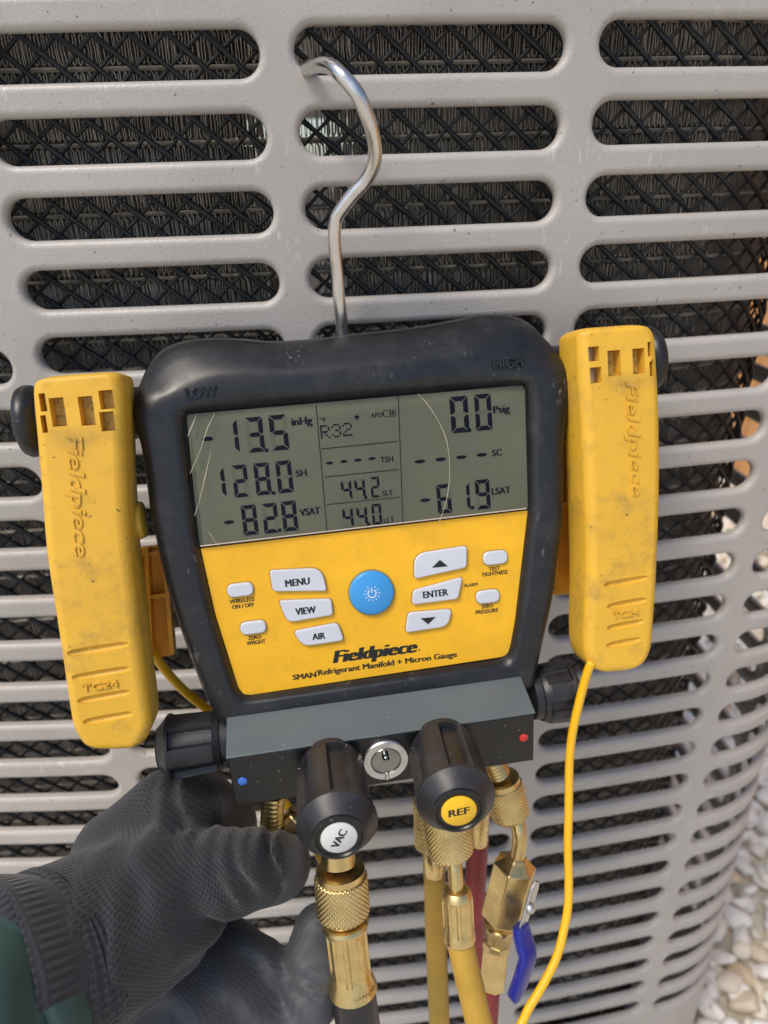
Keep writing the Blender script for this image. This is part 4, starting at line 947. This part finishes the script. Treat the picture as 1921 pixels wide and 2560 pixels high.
def build_glove():
    segs = []; kinds = []
    for kind, pts in CH:
        for a, b in zip(pts[:-1], pts[1:]): segs.append((a, b)); kinds.append(kind)
    allp = np.array([p for a, b in segs for p in (a, b)]); lo = (allp[:, :3]-allp[:, 3:]).min(0)-.012; hi = (allp[:, :3]+allp[:, 3:]).max(0)+.012
    h = .0019; N = np.ceil((hi-lo)/h).astype(int)+1
    g = np.stack(np.meshgrid(*[lo[i]+h*np.arange(N[i]) for i in range(3)], indexing='ij'), -1).reshape(-1, 3).astype(np.float32)
    def sd(seg):
        a, b = seg; pa = g-a[:3]; ba = b[:3]-a[:3]; t = np.clip(pa@ba/(ba@ba), 0, 1)
        return np.linalg.norm(pa-t[:, None]*ba, axis=1)-(a[3]+(b[3]-a[3])*t)
    def smin(a, b, k):
        hh = np.maximum(k-np.abs(a-b), 0)/k; return np.minimum(a, b)-hh*hh*k*.25
    dk = [None, None]; starts = {}
    for s, kd in zip(segs, kinds):
        d = sd(s); dk[kd] = d if dk[kd] is None else smin(dk[kd], d, .009 if kd == 0 else .007)
    d = smin(dk[0], dk[1], .0035)
    # soft folds in the cloth
    q = g@(np.array([_r, _u, _f]).T)
    d = d+.0008*np.sin(q[:, 0]*95+q[:, 1]*60)*np.sin(q[:, 1]*80+1.)+.0005*np.sin(q[:, 0]*210-q[:, 1]*160)
    # bunched cloth: a few ridges across each joint, and one deep pucker at the thumb web
    for px, py, Z, la, lc, dep, ang, lam in ((548, 2312, .336, 60, 30, .0060, .75, .020), (600, 2190, .338, 75, 45, .0024, 1.25, .0085), (668, 2150, .346, 75, 40, .0026, 1.35, .0080), (480, 2000, .362, 80, 55, .0026, 1.15, .0095), (415, 2000, .352, 90, 45, .0020, .95, .011), (772, 2470, .356, 50, 40, .0016, .2, .009), (640, 2480, .352, 110, 60, .0020, .8, .014), (450, 2470, .330, 130, 80, .0018, .65, .016), (330, 2160, .322, 130, 60, .0014, .9, .013), (225, 2330, .285, 160, 60, .0014, 1.2, .012)):
        c = at(px, py, Z); e = g-c; al = e@(_r*math.cos(ang)-_u*math.sin(ang)); ac = e@(_r*math.sin(ang)+_u*math.cos(ang)); dz_ = e@_f
        k = Z/FPX; w_ = ac+.0016*np.sin(al*160+px)
        d = d+1.5*dep*np.cos(w_*2*math.pi/lam)*np.exp(-(ac/(lc*k))**2-(al/(la*k))**2-(dz_/.03)**2)
    D3 = d.reshape(N); n0, n1, n2 = N
    # surface nets
    s = D3 < 0; idx = -np.ones((n0-1, n1-1, n2-1), int)
    cnt = np.zeros((n0-1, n1-1, n2-1), int)
    for a in (0, 1):
        for b in (0, 1):
            for c in (0, 1): cnt += s[a:n0-1+a, b:n1-1+b, c:n2-1+c]
    act = (cnt > 0) & (cnt < 8); ii = np.argwhere(act); idx[act] = np.arange(len(ii))
    acc = np.zeros((len(ii), 3)); wsum = np.zeros(len(ii))
    cor = [(a, b, c) for a in (0, 1) for b in (0, 1) for c in (0, 1)]
    for A in cor:
        for ax in range(3):
            if A[ax]: continue
            B = list(A); B[ax] = 1
            da = D3[ii[:, 0]+A[0], ii[:, 1]+A[1], ii[:, 2]+A[2]]; db = D3[ii[:, 0]+B[0], ii[:, 1]+B[1], ii[:, 2]+B[2]]
            cross = (da < 0) != (db < 0); t = np.where(cross, da/np.where(cross, da-db, 1), 0)
            p = np.tile(np.array(A, float), (len(ii), 1)); p[:, ax] = t
            acc += p*cross[:, None]; wsum += cross
    V = lo+h*(ii+acc/wsum[:, None]); F = []
    for ax in range(3):
        sl0 = [slice(None)]*3; sl1 = [slice(None)]*3; sl0[ax] = slice(0, -1); sl1[ax] = slice(1, None)
        e = np.argwhere(s[tuple(sl0)] != s[tuple(sl1)]); u, v = [(1, 2), (2, 0), (0, 1)][ax]
        ok = (e[:, u] > 0) & (e[:, v] > 0) & (e[:, u] < N[u]-1) & (e[:, v] < N[v]-1); e = e[ok]
        q = []
        for du, dv in ((0, 0), (1, 0), (1, 1), (0, 1)):
            c = e.copy(); c[:, u] -= du; c[:, v] -= dv; q.append(idx[c[:, 0], c[:, 1], c[:, 2]])
        F.append(np.stack(q, 1))
    F = np.concatenate(F)
    o = mk('glove', V, F, M['knit'], person); o.data.materials.append(M['coat'])
    # which skin is nearer: knitted back or coated palm and fingers
    gi = np.round((V-lo)/h).astype(int); fi = gi[:, 0]*n1*n2+gi[:, 1]*n2+gi[:, 2]
    coated = (dk[1][fi] < dk[0][fi]-.0005)
    me = o.data; fv = coated[F].sum(1) >= 2
    me.polygons.foreach_set('material_index', fv.astype(np.int32))
    # knit coordinates: x along the hand, y around it
    ax = at(350, 2200, .345)-at(60, 2540, .33); ax /= np.linalg.norm(ax); _, e1, e2 = basis(ax); c0 = at(200, 2380, .335)
    rel = V-c0; al = rel@ax; th = np.arctan2(rel@e1, rel@e2)
    at_ = me.attributes.new('knit', 'FLOAT_VECTOR', 'POINT')
    at_.data.foreach_set('vector', np.stack([al, th*.035, 0*al], 1).ravel())
    sm = o.modifiers.new('smooth', 'SMOOTH'); sm.factor = .5; sm.iterations = 2
    return o
glove = build_glove()
def set_knit(o, val):
    a = o.data.attributes.new('knit', 'FLOAT_VECTOR', 'POINT'); a.data.foreach_set('vector', np.asarray(val, float).ravel())
def wrap(name, stations, mt, parent, nth=96, wr=None, kn=True):
    """soft sleeve about a path of (px,py,Z,r px)"""
    P = [at(a, b, c) for a, b, c, d in stations]; R = [d*c/FPX for a, b, c, d in stations]
    Q = smoothpath(P, 6); Rr = np.array(smoothpath([np.array([r]) for r in R], 6)).ravel(); m = len(Q)
    T = np.gradient(np.array(Q), axis=0); _, a, b = basis(T[0]); rings = []; kv = []; s = 0
    for i in range(m):
        t = T[i]/np.linalg.norm(T[i]); a = a-t*(a@t); a /= np.linalg.norm(a); b = np.cross(t, a)
        if i: s += np.linalg.norm(Q[i]-Q[i-1])
        ring = []
        for k in range(nth):
            th = 2*math.pi*k/nth; r = Rr[i]+(wr(th, s) if wr else 0); ring.append(Q[i]+(a*math.cos(th)+b*math.sin(th))*r); kv.append((s, th*.034, 0))
        rings.append(ring)
    o = mk(name, *loft(rings), M[mt], parent)
    if kn: set_knit(o, kv)
    return o
wrap('cuff', [(-40, 2520, .278, 225), (0, 2470, .285, 238), (60, 2448, .293, 240), (120, 2420, .302, 234), (160, 2396, .308, 224), (186, 2378, .312, 214), (196, 2370, .314, 190)], 'cuff', glove, wr=lambda th, s: .0005*math.sin(s*900)+.0007*math.sin(3*th+s*40))
wrap('cuff_roll', [(-20, 2475, .283, 228), (-12, 2470, .284, 250), (4, 2462, .286, 256), (22, 2454, .288, 250), (30, 2450, .290, 228)], 'cuff', glove, wr=lambda th, s: .0008*math.sin(2*th+1)+.0004*math.sin(7*th))
wrap('sleeve', [(-330, 2790, .240, 255), (-220, 2690, .252, 264), (-130, 2605, .263, 268), (-60, 2545, .273, 266), (-22, 2512, .281, 264), (-10, 2502, .283, 258), (-2, 2496, .284, 235)], 'sleeve', person, wr=lambda th, s: .0018*math.sin(s*150+2*math.sin(2*th))+.0012*math.sin(s*330+3*th)+.0012*math.sin(6*th+s*60), kn=False)
